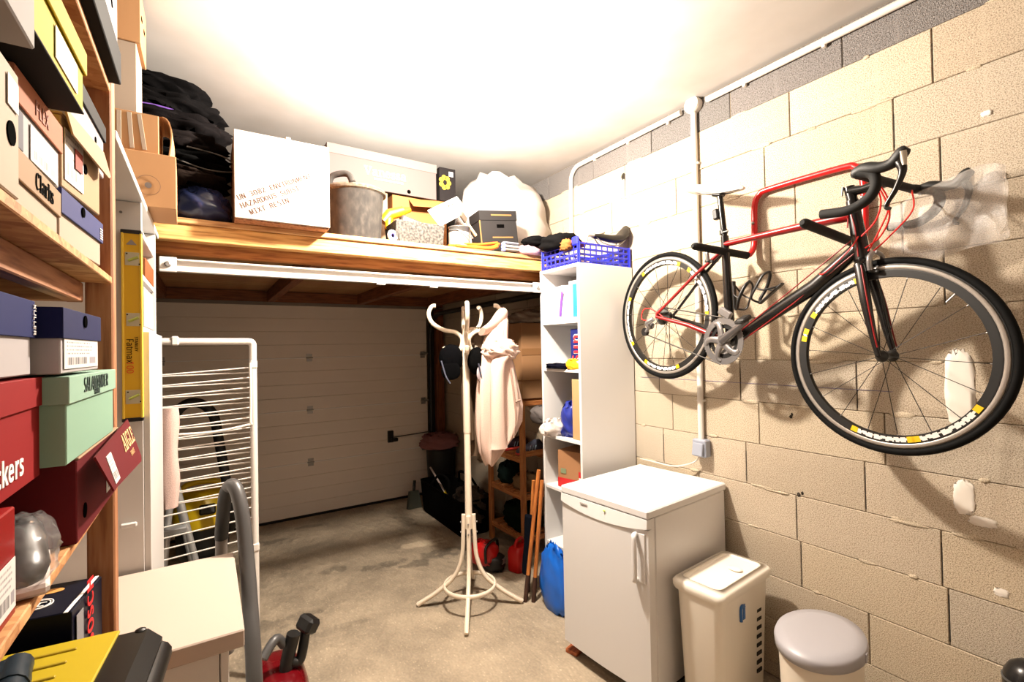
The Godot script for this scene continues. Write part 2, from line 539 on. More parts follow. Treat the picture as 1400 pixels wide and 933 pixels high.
func room():
	var fm := mat("floor_concrete", Color(0.78, 0.765, 0.74), 0.85)
	fm.albedo_texture = floor_texture()
	fm.normal_enabled = true
	fm.normal_texture = noise("floor_n", 0.09, 4, Color.BLACK, Color.WHITE, 0, true, 4.0)
	fm.normal_scale = 0.35
	var st := SurfaceTool.new()
	st.begin(Mesh.PRIMITIVE_TRIANGLES)
	st.set_smooth_group(-1)
	for k in [[0, 0], [1, 0], [1, 1], [0, 0], [1, 1], [0, 1]]:
		st.set_uv(Vector2(k[0], k[1]))
		st.set_normal(Vector3.UP)
		st.add_vertex(Vector3(-0.6 + 2.85 * k[0], 0, -5.2 + 6.5 * k[1]))
	st.generate_tangents()
	var fl := MeshInstance3D.new()
	fl.name = "floor"
	fl.mesh = st.commit()
	fl.material_override = fm
	add_child(fl)
	fl.set_meta("kind", "structure")
	var slab := bc(Vector3(-0.6, -0.15, -5.2), Vector3(2.25, -0.001, 1.3), 0.0)
	obj("slab", slab, mat("floor_slab", Color(0.5, 0.48, 0.45), 0.9), fl)
	struct("ceiling", bc(Vector3(-0.8, 2.84, -5.3), Vector3(2.45, 2.99, 1.5), 0.0), mat("ceiling_paint"))
	struct("wall_left", bc(Vector3(-0.75, 0, -5.2), Vector3(-0.57, 2.84, 1.3), 0.0), mat("grey_wall"))
	struct("wall_front", bc(Vector3(-0.75, 0, 1.3), Vector3(2.4, 2.84, 1.48), 0.0), mat("pale_wall", Color(0.86, 0.83, 0.79), 0.9))
	# right wall: mortar bed with each block set proud of it
	var wr := struct("wall_right", bc(Vector3(2.205, 0, -5.2), Vector3(2.4, 2.84, 1.3), 0.0), mat("mortar"))
	var off := [-0.889, -0.605, -0.724, -0.591, -0.706, -0.59, -0.79, -0.87, -0.78, -0.85, -0.62, -0.605, -0.85, -0.6, -0.8]
	var r := RandomNumberGenerator.new()
	r.seed = 11
	for row in 15:
		var top: float = 2.838 if row == 0 else 2.667 - 0.2 * (row - 1)
		var bot: float = 2.667 - 0.2 * row
		if bot < 0: bot = 0.002
		if top <= 0.02: break
		var z: float = off[row] + 0.497 * 3 
		while z > -5.1:
			var z1 := maxf(z - 0.497, -5.19)
			if z < 1.35:
				var face := 2.2 + r.randf_range(-0.0012, 0.0012)
				var b := bc(Vector3(face, bot + 0.0012, z1 + 0.0022), Vector3(2.215, top - 0.0012, z - 0.0022), 0.0022)
				var k := r.randi() % 6
				obj("block", b, mat("block_dark_%d" % (k % 2)) if row == 0 else mat("block_%d" % k), wr)
				if r.randf() < 0.75:   # open upright joint, darker inside
					obj("joint", bc(Vector3(2.2025, bot + 0.012, z1 - 0.0022), Vector3(2.207, top - 0.012 - r.randf() * 0.05, z1 + 0.0022), 0.0), mat("joint_shadow"), wr)
			z -= 0.497
	# mortar squeezed out of bed joints, plaster dabs
	var ooze := S()
	for i in 130:
		var row2 := r.randi() % 13
		var yy := 2.667 - 0.2 * row2 + r.randf_range(-0.006, 0.004)
		var zz := r.randf_range(-3.0, 0.2)
		blob(ooze, Vector3(2.2, yy, zz), Vector3(r.randf_range(0.002, 0.004), r.randf_range(0.003, 0.009), r.randf_range(0.01, 0.05)), i, 0.5, 2.5, 2.0, 5, 8, -2.0)
	var oo := obj("mortar_smears", ooze, mat("block_3"), wr)
	oo.set_meta("kind", "stuff")
	var pm := texd("plaster_dab", Color(0.86, 0.83, 0.79), 0.9, noise("paper", 0.03, 4, Color.WHITE, Color.WHITE), Vector3(3, 3, 3))
	for q in [[1.376, -0.558, 0.112, 0.034], [1.0, -0.555, 0.05, 0.024], [2.3, -0.47, 0.008, 0.012], [0.71, -0.47, 0.012, 0.016], [0.93, -0.51, 0.014, 0.03]]:
		var dab := S()
		blob(dab, Vector3(2.2, q[0], q[1]), Vector3(0.0035, q[2], q[3]), int(q[0] * 100), 0.35, 1.6, 3.5, 14, 20, -2.0)
		obj("plaster_dab", dab, pm, wr)
	# nicks and small holes
	for q in [[2.598, -2.109, 0.02], [0.873, -1.105, 0.008], [0.883, -1.09, 0.006], [1.215, -1.13, 0.008], [1.225, -1.125, 0.006]]:
		obj("nick", blob(S(), Vector3(2.2, q[0], q[1]), Vector3(0.002, q[2], q[2] * 0.8), int(q[0] * 77), 0.5, 2.0, 2.0, 6, 10, -2.0), mat("joint_shadow"), wr)
	# a chalk line snapped along the wall
	obj("chalk_line", tb([Vector3(2.1985, 1.355, -2.0), Vector3(2.1985, 1.352, -0.75)], 0.0013, 4), mat("chalk_blue", Color(0.35, 0.33, 0.5), 0.9), wr)
	# back wall: two piers and a lintel round the door opening
	var wb := struct("wall_back", bc(Vector3(-0.75, 1.99, -5.15), Vector3(2.4, 2.84, -4.93), 0.0), mat("grey_wall"))
	obj("pier", bc(Vector3(-0.75, 0, -5.15), Vector3(-0.40, 1.99, -4.93), 0.0), mat("block_2"), wb)
	obj("pier", bc(Vector3(2.06, 0, -5.15), Vector3(2.4, 1.99, -4.93), 0.0), mat("block_4"), wb)

func garage_door():
	var t := Node3D.new()
	t.name = "door_1"
	add_child(t)
	t.set_meta("kind", "structure")
	tag(t, "grey brown sectional garage door closed at the back of the room", "garage door")
	t.position = Vector3(0.82, 0, -4.82)
	var pm := texd("door_skin", Color(0.93, 0.885, 0.84), 0.6, noise("paper", 0.03, 4, Color.WHITE, Color.WHITE), Vector3(4, 4, 4))
	var line := mat("door_line", Color(0.96, 0.94, 0.92), 0.5)
	var dark := mat("seal", Color(0.03, 0.03, 0.03), 0.8)
	for i in 4:
		var y0 := 0.012 + 0.491 * i
		var st := S()
		# rolled steel skin: four flat bands with shallow grooves between them
		for b in 4:
			box(st, Vector3(0, y0 + 0.0615 + 0.1222 * b, -0.02), Vector3(2.36, 0.1205, 0.04), 0.0018)
		obj("door_panel", st, pm, t)
		if i > 0:
			obj("panel_seam", bx(Vector3(0, y0 - 0.001, 0.0), Vector3(2.36, 0.011, 0.014), 0.003), line, t)
		for hx in [-1.13, 0.0, 1.13]:
			if i == 0: continue
			var h := S()
			box(h, Vector3(hx, y0 + 0.022, 0.004), Vector3(0.05, 0.026, 0.005), 0.001)
			box(h, Vector3(hx, y0 - 0.022, 0.004), Vector3(0.05, 0.026, 0.005), 0.001)
			tube(h, [Vector3(hx - 0.03, y0, 0.006), Vector3(hx + 0.03, y0, 0.006)], 0.007, 8)
			obj("hinge", h, mat("zinc"), t)
	obj("bottom_seal", bx(Vector3(0, 0.008, 0.004), Vector3(2.36, 0.024, 0.02), 0.003), dark, t)
	obj("top_rail", bx(Vector3(0, 1.985, -0.005), Vector3(2.36, 0.03, 0.03), 0.002), mat("door_rail", Color(0.5, 0.46, 0.42), 0.5), t)
	obj("latch_plate", bx(Vector3(0.765, 0.655, 0.012), Vector3(0.06, 0.12, 0.022), 0.005), mat("black_pl"), t)
	obj("latch_knob", bx(Vector3(0.80, 0.62, 0.03), Vector3(0.07, 0.035, 0.03), 0.006), mat("black_pl"), t)
	obj("latch_rod", tb([Vector3(0.79, 0.645, 0.02), Vector3(1.17, 0.66, 0.02)], 0.006, 6), mat("dull_steel"), t)
	# upright and overhead tracks
	for s in [-1.0, 1.0]:
		var p := []
		p.append(Vector3(s * 1.2, 0.02, 0.05))
		p.append(Vector3(s * 1.2, 1.62, 0.05))
		for k in 7:
			var a := PI / 2 * k / 6
			p.append(Vector3(s * 1.2, 1.64 + 0.27 * sin(a), 0.05 + 0.27 * (1 - cos(a))))
		p.append(Vector3(s * 1.2, 1.925, 2.30))
		obj("door_track", tube(S(), p, 0.024, 6), mat("zinc_dark", Color(0.2, 0.2, 0.2), 0.45, 0.7), t)
		obj("track_frame", bx(Vector3(s * 1.24, 0.99, 0.0), Vector3(0.05, 1.97, 0.05), 0.003), mat("frame_dark", Color(0.12, 0.115, 0.11), 0.5), t)
		for y in [0.5, 1.0, 1.5]:
			obj("track_roller", tube(S(), [Vector3(s * 1.13, y, 0.03), Vector3(s * 1.22, y, 0.04)], 0.012, 8), mat("zinc"), t)
	# white steel cross rail that ties the track ends
	var c := thing("track_crossbar", "long white steel rail running across under the loft beam", "rail", Vector3(0, 1.8885, -2.42))
	obj("rail", bc(Vector3(-0.155, 0, -0.012), Vector3(1.762, 0.052, 0.004), 0.002), mat("rail_white", Color(0.8, 0.78, 0.76), 0.4), c)
	obj("rail_lip", bc(Vector3(-0.12, 0.045, 0.002), Vector3(1.762, 0.052, 0.02), 0.001), mat("rail_white"), c)
	obj("rail_lip", bc(Vector3(-0.12, 0.0, 0.002), Vector3(1.762, 0.006, 0.02), 0.001), mat("rail_white"), c)
	for x in [-0.128, 1.735]:
		obj("end_plate", bx(Vector3(x, 0.027, 0.015), Vector3(0.06, 0.062, 0.012), 0.003), mat("rail_white"), c)
		obj("bolt", lathe(S(), [V(0.012, 0), V(0.012, 0.006), V(0.007, 0.010)], 12, Transform3D(Basis(Vector3.RIGHT, PI / 2), Vector3(x, 0.027, 0.021))), mat("zinc"), c)
	for x in [0.755, 1.045]:
		obj("rail_clip", bx(Vector3(x, -0.003, 0.014), Vector3(0.045, 0.012, 0.016), 0.002), mat("rail_white"), c)

func loft():
	var t := thing("loft_platform", "pine storage loft with a thick yellow front beam above the garage door", "loft", Vector3(0, 2.0, -2.45))
	obj("front_beam", bc(Vector3(-0.565, 0.028, -0.05), Vector3(2.19, 0.1, 0), 0.004), wood("pine_yellow", Color(0.9, 0.72, 0.45), 0), t)
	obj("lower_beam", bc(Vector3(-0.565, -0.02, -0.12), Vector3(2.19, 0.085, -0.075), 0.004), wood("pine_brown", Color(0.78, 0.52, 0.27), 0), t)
	for i in 12:
		var z := -0.2 * i
		obj("deck_board", bc(Vector3(-0.565, 0.1, z - 0.198 + (0.012 if i == 0 else 0.0)), Vector3(2.19, 0.124, z + (0.012 if i == 0 else 0.0)), 0.003), wood(["deck_a", "deck_b", "deck_c"][i % 3], [Color(0.8, 0.64, 0.44), Color(0.76, 0.6, 0.4), Color(0.78, 0.6, 0.42)][i % 3], 0), t)
	for x in [-0.3, 0.5, 1.3, 2.05]:
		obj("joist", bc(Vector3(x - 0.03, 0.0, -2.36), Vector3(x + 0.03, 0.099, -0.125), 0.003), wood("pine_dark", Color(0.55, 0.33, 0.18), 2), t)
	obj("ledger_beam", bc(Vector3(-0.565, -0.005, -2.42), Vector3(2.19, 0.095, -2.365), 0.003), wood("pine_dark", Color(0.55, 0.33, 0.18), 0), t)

func wall_fittings():
	var pvc := mat("white_pvc")
	var x := 2.182
	var t := thing("cable_conduit", "white plastic cable conduit with round junction box along the block wall", "conduit", Vector3(2.2, 2.7, -1.58))
	var o := t.position
	var run := []
	run.append(Vector3(x, 2.79, 1.2) - o)
	run.append(Vector3(x, 2.805, -1.5) - o)
	obj("pipe", tb(run, 0.0155, 12), pvc, t)
	var run2 := [Vector3(x, 2.805, -1.66) - o, Vector3(x, 2.80, -2.5) - o]
	for k in 7:
		var a := PI / 2 * k / 6
		run2.append(Vector3(x, 2.80 - 0.09 * (1 - cos(a)), -2.5 - 0.09 * sin(a)) - o)
	run2.append(Vector3(x, 2.15, -2.6) - o)
	obj("pipe", tb(run2, 0.0145, 12), pvc, t)
	obj("pipe", tb([Vector3(x, 2.77, -1.58) - o, Vector3(x, 1.05, -1.58) - o], 0.0155, 12), pvc, t)
	obj("junction_box", lathe(S(), [V(0.042, 0), V(0.044, 0.03), V(0.041, 0.04), V(0.03, 0.043)], 28, Transform3D(Basis(Vector3.BACK, PI / 2), Vector3(2.199, 2.81, -1.58) - o)), pvc, t)
	for z in [0.1, -0.35, -0.55, -0.95, -1.3, -1.75, -2.05, -2.35]:
		obj("pipe_clip", bx(Vector3(2.189, 2.799, z) - o, Vector3(0.022, 0.042, 0.016), 0.003), pvc, t)
	for y in [2.5, 2.05, 1.6, 1.25]:
		obj("pipe_clip", bx(Vector3(2.189, y, -1.58) - o, Vector3(0.022, 0.012, 0.044), 0.003), pvc, t)
	var s := thing("wall_socket", "grey weatherproof socket box with hinged cover at the foot of the conduit", "socket", Vector3(2.2, 0.96, -1.575))
	var gm := mat("socket_grey", Color(0.55, 0.57, 0.62), 0.4)
	obj("socket_body", bc(Vector3(-0.05, 0, -0.04), Vector3(-0.001, 0.09, 0.04), 0.006), gm, s)
	obj("socket_cover", bx(Vector3(-0.058, 0.04, 0.0), Vector3(0.012, 0.066, 0.062), 0.005, Vector3(0, 0, -0.16)), gm, s)
	tag(obj("power_cable", tb(spline([Vector3(2.165, 0.955, -1.585), Vector3(2.16, 0.92, -1.62), Vector3(2.14, 0.885, -1.72), Vector3(2.16, 0.875, -1.88), Vector3(2.17, 0.87, -1.99)], 6), 0.004, 6), pvc), "thin white power cable drooping from the grey socket behind the fridge", "cable")

# ---------- the road bike on its wall hanger ----------
func P3(u: float, v: float, w := 0.0) -> Vector3:
	return Vector3(u, v, w)

func wheel(t: Node3D, c: Vector3, spokes: int, rear: bool, yel: Array):
	var R := 0.334
	var carbon := mat("rim_black", Color(0.022, 0.022, 0.022), 0.5)
	var tyre := obj("tyre", tube(S(), ring_pts(Vector3.ZERO, R - 0.012, 72, Vector3.RIGHT, Vector3.UP), 0.0125, 10, false, true), mat("rubber"), t, c)
	# deep rim: brake track, black face, spoke bed
	var rim := S()
	for s in [-1.0, 1.0]:
		var rs := []
		for q in [[0.312, 0.0085], [0.291, 0.0105], [0.269, 0.0095], [0.267, 0.0]]:
			var ring := []
			for j in 72:
				var a := TAU * j / 72
				ring.append(Vector3(cos(a) * q[0], sin(a) * q[0], q[1] * s))
			rs.append(ring)
		for i in 3:
			for j in 72:
				var k := (j + 1) % 72
				var o := Vector3(0, 0, s) if i < 2 else Vector3(-cos(TAU * j / 72), -sin(TAU * j / 72), 0)
				quad(rim, rs[i][j], rs[i][k], rs[i + 1][k], rs[i + 1][j], o)
	obj("rim", rim, carbon, tyre)
	var bt := S()
	for s in [-1.0, 1.0]:
		tube(bt, ring_pts(Vector3(0, 0, s * 0.0092), 0.301, 72, Vector3.RIGHT, Vector3.UP), 0.0082, 6, false, true, Vector2(0.35, 1.0))
	obj("brake_track", bt, mat("alu_track", Color(0.66, 0.63, 0.6), 0.35, 0.6), tyre)
	# white maker bands printed on the rim face, with yellow ends
	for a0 in yel:
		var band := S()
		var L := 26
		for k in L:
			var a := deg_to_rad(a0[0] + (a0[1] - a0[0]) * k / L)
			var b := deg_to_rad(a0[0] + (a0[1] - a0[0]) * (k + 1) / L)
			var ri := 0.2725 + (0.003 if k % 3 == 0 else 0.0)
			var ro := 0.2885 - (0.003 if k % 4 == 1 else 0.0)
			if k % 5 == 4: ro -= 0.006
			quad(band, P3(cos(a) * ri, sin(a) * ri, 0.0116), P3(cos(b) * ri, sin(b) * ri, 0.0116), P3(cos(b) * ro, sin(b) * ro, 0.0108), P3(cos(a) * ro, sin(a) * ro, 0.0108), Vector3(0, 0, 1))
		obj("rim_lettering", band, mat("ink_white"), tyre)
		for e in [a0[0], a0[1]]:
			var yb := S()
			var a := deg_to_rad(e - 2.2)
			var b := deg_to_rad(e + 2.2)
			quad(yb, P3(cos(a) * 0.271, sin(a) * 0.271, 0.0119), P3(cos(b) * 0.271, sin(b) * 0.271, 0.0119), P3(cos(b) * 0.29, sin(b) * 0.29, 0.0119), P3(cos(a) * 0.29, sin(a) * 0.29, 0.0119), Vector3(0, 0, 1))
			obj("rim_flash", yb, mat("yellow_flash", Color(0.85, 0.7, 0.05), 0.5), tyre)
	var hub := S()
	lathe(hub, [V(0.006, -0.05), V(0.012, -0.045), V(0.02, -0.036), V(0.02, -0.031), V(0.011, -0.026), V(0.011, 0.026), V(0.02, 0.031), V(0.02, 0.036), V(0.012, 0.045), V(0.006, 0.052)], 18, Transform3D(Basis(Vector3.RIGHT, PI / 2), Vector3.ZERO))
	obj("hub", hub, mat("black_pl"), tyre)
	for i in spokes:
		var a := TAU * (i + 0.35) / spokes
		var s := 1.0 if i % 2 == 0 else -1.0
		var lead := 0.0 if not rear else (0.9 if i % 4 < 2 else -0.9)
		obj("spoke", tube(S(), [P3(cos(a + lead) * 0.019, sin(a + lead) * 0.019, 0.033 * s), P3(cos(a) * 0.278, sin(a) * 0.278, 0.002 * s)], 0.0013, 4), mat("spoke", Color(0.1, 0.1, 0.1), 0.4, 0.5), tyre)
		obj("spoke_nipple", tube(S(), [P3(cos(a) * 0.262, sin(a) * 0.262, 0.004 * s), P3(cos(a) * 0.278, sin(a) * 0.278, 0.002 * s)], 0.0022, 5), mat("zinc"), tyre)
	obj("valve", tube(S(), [P3(cos(1.0) * 0.279, sin(1.0) * 0.279, 0), P3(cos(1.0) * 0.235, sin(1.0) * 0.235, 0)], 0.003, 6), mat("zinc"), tyre)

func bicycle():
	var eu := Vector3(-0.097, -0.205, 1.01).normalized()
	var ev := (Vector3.UP - eu * eu.y).normalized()
	var t := thing("road_bicycle", "black and red road bike with dropped handlebars hung on the block wall", "bicycle")
	t.transform = Transform3D(Basis(eu, ev, eu.cross(ev)), Vector3(2.052, 1.70, -1.69))
	var blk := mat("frame_black", Color(0.035, 0.028, 0.028), 0.25)
	var red := mat("frame_red", Color(0.5, 0.045, 0.06), 0.3)
	var brd := mat("cable_red", Color(0.85, 0.1, 0.08), 0.45)
	var R := P3(0, 0)
	var F := P3(1.035, 0)
	var B := P3(0.42, -0.06)
	var ST := P3(0.312, 0.385)
	var HT := P3(0.835, 0.52)
	var HB := P3(0.898, 0.335)
	wheel(t, R, 20, true, [[10, 62], [78, 132], [168, 222], [252, 300]])
	wheel(t, F, 18, false, [[118, 158], [-62, -22], [-100, -65], [172, 178]])
	obj("down_tube", tube(S(), [HB + P3(-0.01, 0.035), HB.lerp(B, 0.3), B], [0.024, 0.029, 0.026], 14, true, false, Vector2(0.8, 1.0)), blk, t)
	obj("top_tube", tube(S(), spline([HT + P3(0.005, -0.045), P3(0.62, 0.435), ST + P3(0.0, -0.012)], 5), [0.021, 0.021, 0.02, 0.02, 0.019, 0.018, 0.017, 0.016, 0.015, 0.015, 0.015], 12, true, false, Vector2(1.15, 0.85)), red, t)
	obj("seat_tube", tube(S(), [B, ST + P3(-0.006, 0.025)], [0.022, 0.017], 12), blk, t)
	obj("head_tube", tube(S(), [HB + P3(0.006, -0.018), HT + P3(-0.003, 0.008)], [0.026, 0.02], 14), blk, t)
	for s in [-1.0, 1.0]:
		obj("seat_stay", tube(S(), [ST + P3(0.004, -0.035, s * 0.006), P3(0.19, 0.225, s * 0.028), P3(0, 0.005, s * 0.062)], [0.009, 0.008, 0.007], 8), red if s > 0 else blk, t)
		obj("chain_stay", tube(S(), [B + P3(-0.03, 0.004, s * 0.022), P3(0.2, -0.02, s * 0.04), P3(0, -0.005, s * 0.062)], [0.013, 0.011, 0.008], 8), red if s > 0 else blk, t)
		obj("fork_blade", tube(S(), spline([P3(0.908, 0.305, s * 0.024), P3(0.955, 0.19, s * 0.043), P3(1.0, 0.075, s * 0.048), P3(1.034, 0.0, s * 0.052)], 5), [0.018, 0.018, 0.017, 0.017, 0.016, 0.016, 0.015, 0.014, 0.013, 0.012, 0.011, 0.010, 0.010, 0.009, 0.009, 0.009], 10, true, false, Vector2(0.75, 1.15)), blk, t)
		obj("fork_stripe", tube(S(), spline([P3(0.92, 0.30, s * 0.038), P3(0.967, 0.19, s * 0.0565), P3(1.01, 0.078, s * 0.061), P3(1.03, 0.03, s * 0.062)], 5), 0.0028, 5), red, t)
	obj("fork_crown", tube(S(), [P3(0.912, 0.30, -0.03), P3(0.904, 0.322, 0), P3(0.912, 0.30, 0.03)], [0.018, 0.025, 0.018], 10), blk, t)
	# red pinstripes along the down tube and head tube
	for q in [[P3(0.865, 0.385, 0.022), P3(0.66, 0.175, 0.024), P3(0.45, -0.03, 0.02)], [P3(0.885, 0.345, 0.018), P3(0.69, 0.14, 0.018), P3(0.48, -0.055, 0.016)], [P3(0.838, 0.50, 0.019), P3(0.87, 0.43, 0.023), P3(0.90, 0.33, 0.026)], [P3(0.80, 0.475, 0.02), P3(0.83, 0.478, 0.021), P3(0.842, 0.46, 0.023), P3(0.845, 0.43, 0.024)]]:
		obj("pinstripe", tube(S(), q, 0.0026, 5), red, t)
	# seat post, clamp, saddle
	obj("seat_post", tube(S(), [ST, P3(0.247, 0.598)], 0.0135, 12), mat("black_gloss"), t)
	obj("seat_collar", tube(S(), [P3(0.299, 0.42), P3(0.294, 0.437)], 0.018, 12), mat("black_pl"), t)
	obj("collar_bolt", tube(S(), [P3(0.285, 0.425, 0.012), P3(0.33, 0.432, 0.012)], 0.004, 6), mat("dull_steel"), t)
	obj("tail_light", bx(P3(0.247, 0.51, 0.004), Vector3(0.03, 0.05, 0.03), 0.006, Vector3(0, 0, 0.3)), mat("black_pl"), t)
	obj("seat_clamp", bx(P3(0.238, 0.606), Vector3(0.06, 0.03, 0.04), 0.008, Vector3(0, 0, -0.1)), mat("black_pl"), t)
	for s in [-1.0, 1.0]:
		obj("saddle_rail", tube(S(), spline([P3(0.10, 0.628, s * 0.045), P3(0.16, 0.612, s * 0.025), P3(0.26, 0.606, s * 0.022), P3(0.36, 0.615, s * 0.01)], 4), 0.0035, 6), mat("dull_steel"), t)
	var rings := []
	for q in [[0.045, 0.648, 0.052, 0.008], [0.055, 0.646, 0.068, 0.019], [0.09, 0.642, 0.072, 0.027], [0.15, 0.636, 0.06, 0.027], [0.2, 0.631, 0.042, 0.024], [0.26, 0.627, 0.025, 0.021], [0.32, 0.624, 0.02, 0.019], [0.362, 0.621, 0.017, 0.012], [0.372, 0.619, 0.009, 0.006]]:
		var ring := []
		for j in 16:
			var a := TAU * j / 16
			ring.append(P3(q[0], q[1] + sin(a) * q[3] * (1.0 if sin(a) < 0 else 0.7), cos(a) * q[2]))
		rings.append(ring)
	obj("saddle", loft_rings(S(), rings), mat("saddle_white", Color(0.85, 0.82, 0.79), 0.45), t)
	# crankset
	var ring_shape := func(r0: float, r1: float, teeth: int, z: float, th: float) -> SurfaceTool:
		var st := S()
		for k in teeth * 2:
			var a := TAU * k / (teeth * 2)
			var b := TAU * (k + 1) / (teeth * 2)
			var ra := r1 - (0.004 if k % 2 == 0 else 0.0)
			var rb := r1 - (0.0 if k % 2 == 0 else 0.004)
			for s in [-1.0, 1.0]:
				quad(st, P3(cos(a) * r0, sin(a) * r0, z + s * th), P3(cos(b) * r0, sin(b) * r0, z + s * th), P3(cos(b) * rb, sin(b) * rb, z + s * th), P3(cos(a) * ra, sin(a) * ra, z + s * th), Vector3(0, 0, s))
			quad(st, P3(cos(a) * ra, sin(a) * ra, z - th), P3(cos(b) * rb, sin(b) * rb, z - th), P3(cos(b) * rb, sin(b) * rb, z + th), P3(cos(a) * ra, sin(a) * ra, z + th), P3(cos(a), sin(a), 0))
			quad(st, P3(cos(a) * r0, sin(a) * r0, z - th), P3(cos(b) * r0, sin(b) * r0, z - th), P3(cos(b) * r0, sin(b) * r0, z + th), P3(cos(a) * r0, sin(a) * r0, z + th), -P3(cos(a), sin(a), 0))
		return st
	var alu := mat("alu", Color(0.58, 0.57, 0.57), 0.3, 0.75)
	var cr := obj("chainring", ring_shape.call(0.078, 0.107, 52, 0.052, 0.002), alu, t, B)
	obj("inner_ring", ring_shape.call(0.058, 0.078, 39, 0.044, 0.002), mat("black_pl"), cr)
	for k in 5:
		var a := TAU * k / 5 + 0.65
		obj("spider_arm", tube(S(), spline([P3(cos(a) * 0.018, sin(a) * 0.018, 0.056), P3(cos(a) * 0.05, sin(a) * 0.05, 0.058), P3(cos(a + 0.12) * 0.08, sin(a + 0.12) * 0.08, 0.055), P3(cos(a + 0.35) * 0.092, sin(a + 0.35) * 0.092, 0.054)], 4), [0.02, 0.018, 0.017, 0.016, 0.015, 0.015, 0.014, 0.014, 0.013, 0.012, 0.010, 0.009, 0.008], 8, true, false, Vector2(1.0, 0.5), Vector3(0, 0, 1)), alu, cr)
	obj("crank_arm", tube(S(), [P3(0, 0, 0.066), P3(0.06, 0.055, 0.072), P3(0.125, 0.112, 0.078)], [0.021, 0.016, 0.013], 10, true, false, Vector2(1.0, 0.6), Vector3(0, 0, 1)), mat("alu_dark", Color(0.4, 0.39, 0.39), 0.3, 0.75), cr)
	obj("crank_arm", tube(S(), [P3(0, 0, -0.06), P3(-0.06, -0.055, -0.066), P3(-0.125, -0.112, -0.072)], [0.021, 0.016, 0.013], 10), alu, cr)
	obj("axle", tube(S(), [P3(0, 0, -0.065), P3(0, 0, 0.072)], 0.014, 14), alu, cr)
	for s in [1.0, -1.0]:
		var c := B + P3(0.125 * s, 0.112 * s, 0.11 * s)
		var pd := S()
		tube(pd, ring_pts(Vector3.ZERO, 0.03, 20, Vector3.RIGHT, Vector3.BACK, 0.022), 0.007, 6, false, true)
		box(pd, P3(0.012, 0.004, 0), Vector3(0.045, 0.02, 0.05), 0.006)
		tube(pd, [P3(0, 0, -0.04 * s), P3(0, 0, 0.025 * s)], 0.006, 8)
		obj("pedal", pd, mat("black_pl"), t, c, Vector3(0.5 * s, 0, 0.3))
	# cassette, chain, derailleurs, brakes
	var cas := S()
	for k in 9:
		lathe(cas, [V(0.015, 0), V(0.049 - 0.0033 * k, 0.0), V(0.049 - 0.0033 * k, 0.0016), V(0.015, 0.0016)], 24, Transform3D(Basis(Vector3.RIGHT, PI / 2), P3(0, 0, 0.018 + 0.0036 * k)))
	obj("cassette", cas, mat("dull_steel"), t)
	var chain := mat("chain", Color(0.3, 0.29, 0.28), 0.4, 0.7)
	obj("chain", tube(S(), [P3(0.005, 0.047, 0.036), B + P3(-0.02, 0.104, 0.052)], 0.0035, 5), chain, t)
	obj("chain", tube(S(), [P3(-0.075, -0.115, 0.04), B + P3(0.005, -0.106, 0.052)], 0.0035, 5), chain, t)
	var rd := S()
	tube(rd, spline([P3(-0.01, -0.02, 0.07), P3(-0.04, -0.045, 0.08), P3(-0.045, -0.07, 0.06), P3(-0.078, -0.098, 0.045)], 4), [0.012, 0.013, 0.014, 0.014, 0.013, 0.013, 0.012, 0.012, 0.011, 0.01, 0.01, 0.01, 0.009], 8)
	for q in [P3(-0.048, -0.06, 0.045), P3(-0.083, -0.1, 0.045)]:
		lathe(rd, [V(0.003, -0.006), V(0.02, -0.006), V(0.02, 0.006), V(0.003, 0.006)], 14, Transform3D(Basis(Vector3.RIGHT, PI / 2), q))
	obj("rear_derailleur", rd, mat("alu"), t)
	obj("jockey_wheel", lathe(S(), [V(0.003, -0.008), V(0.022, -0.008), V(0.022, 0.008), V(0.003, 0.008)], 14, Transform3D(Basis(Vector3.RIGHT, PI / 2), P3(-0.083, -0.1, 0.046))), mat("black_pl"), t)
	obj("derailleur_cable", tube(S(), spline([P3(-0.03, -0.03, 0.08), P3(-0.09, -0.03, 0.075), P3(-0.09, 0.02, 0.07), P3(-0.03, 0.03, 0.065), P3(0.05, -0.005, 0.055)], 5), 0.0025, 5), brd, t)
	obj("front_derailleur", bx(P3(0.405, 0.065, 0.045), Vector3(0.07, 0.035, 0.02), 0.005, Vector3(0, 0, -0.35)), mat("alu"), t)
	for q in [[P3(0.245, 0.335), 0.25, 0.03], [P3(0.935, 0.325), 0.35, 0.03]]:
		var bk := S()
		tube(bk, spline([q[0] + P3(0.0, 0.02, 0.01), q[0] + P3(0.005, 0.0, 0.035), q[0] + P3(0.012, -0.04, 0.03)], 4), 0.009, 7)
		tube(bk, spline([q[0] + P3(0.0, 0.025, 0.0), q[0] + P3(0.01, 0.01, -0.035), q[0] + P3(0.012, -0.04, -0.03)], 4), 0.008, 7)
		obj("brake_caliper", bk, alu, t)
		obj("brake_pad", bx(q[0] + P3(0.012, -0.042, 0.022), Vector3(0.05, 0.014, 0.012), 0.004), mat("black_pl"), t)
	# stem, bar, hoods, levers
	obj("spacer", tube(S(), [HT, P3(0.813, 0.578)], 0.0175, 14), mat("black_gloss"), t)
	obj("stem", tube(S(), [P3(0.817, 0.562), P3(0.86, 0.566), P3(0.93, 0.583)], [0.02, 0.015, 0.018], 12), mat("black_gloss"), t)
	obj("stem_bolt", tube(S(), [P3(0.80, 0.545, 0.014), P3(0.80, 0.577, 0.014)], 0.004, 6), mat("dull_steel"), t)
	var tape := mat("bar_tape", Color(0.03, 0.029, 0.028), 0.8)
	obj("bar_top", tube(S(), [P3(0.93, 0.583, -0.19), P3(0.93, 0.583, 0.19)], 0.0145, 12), tape, t)
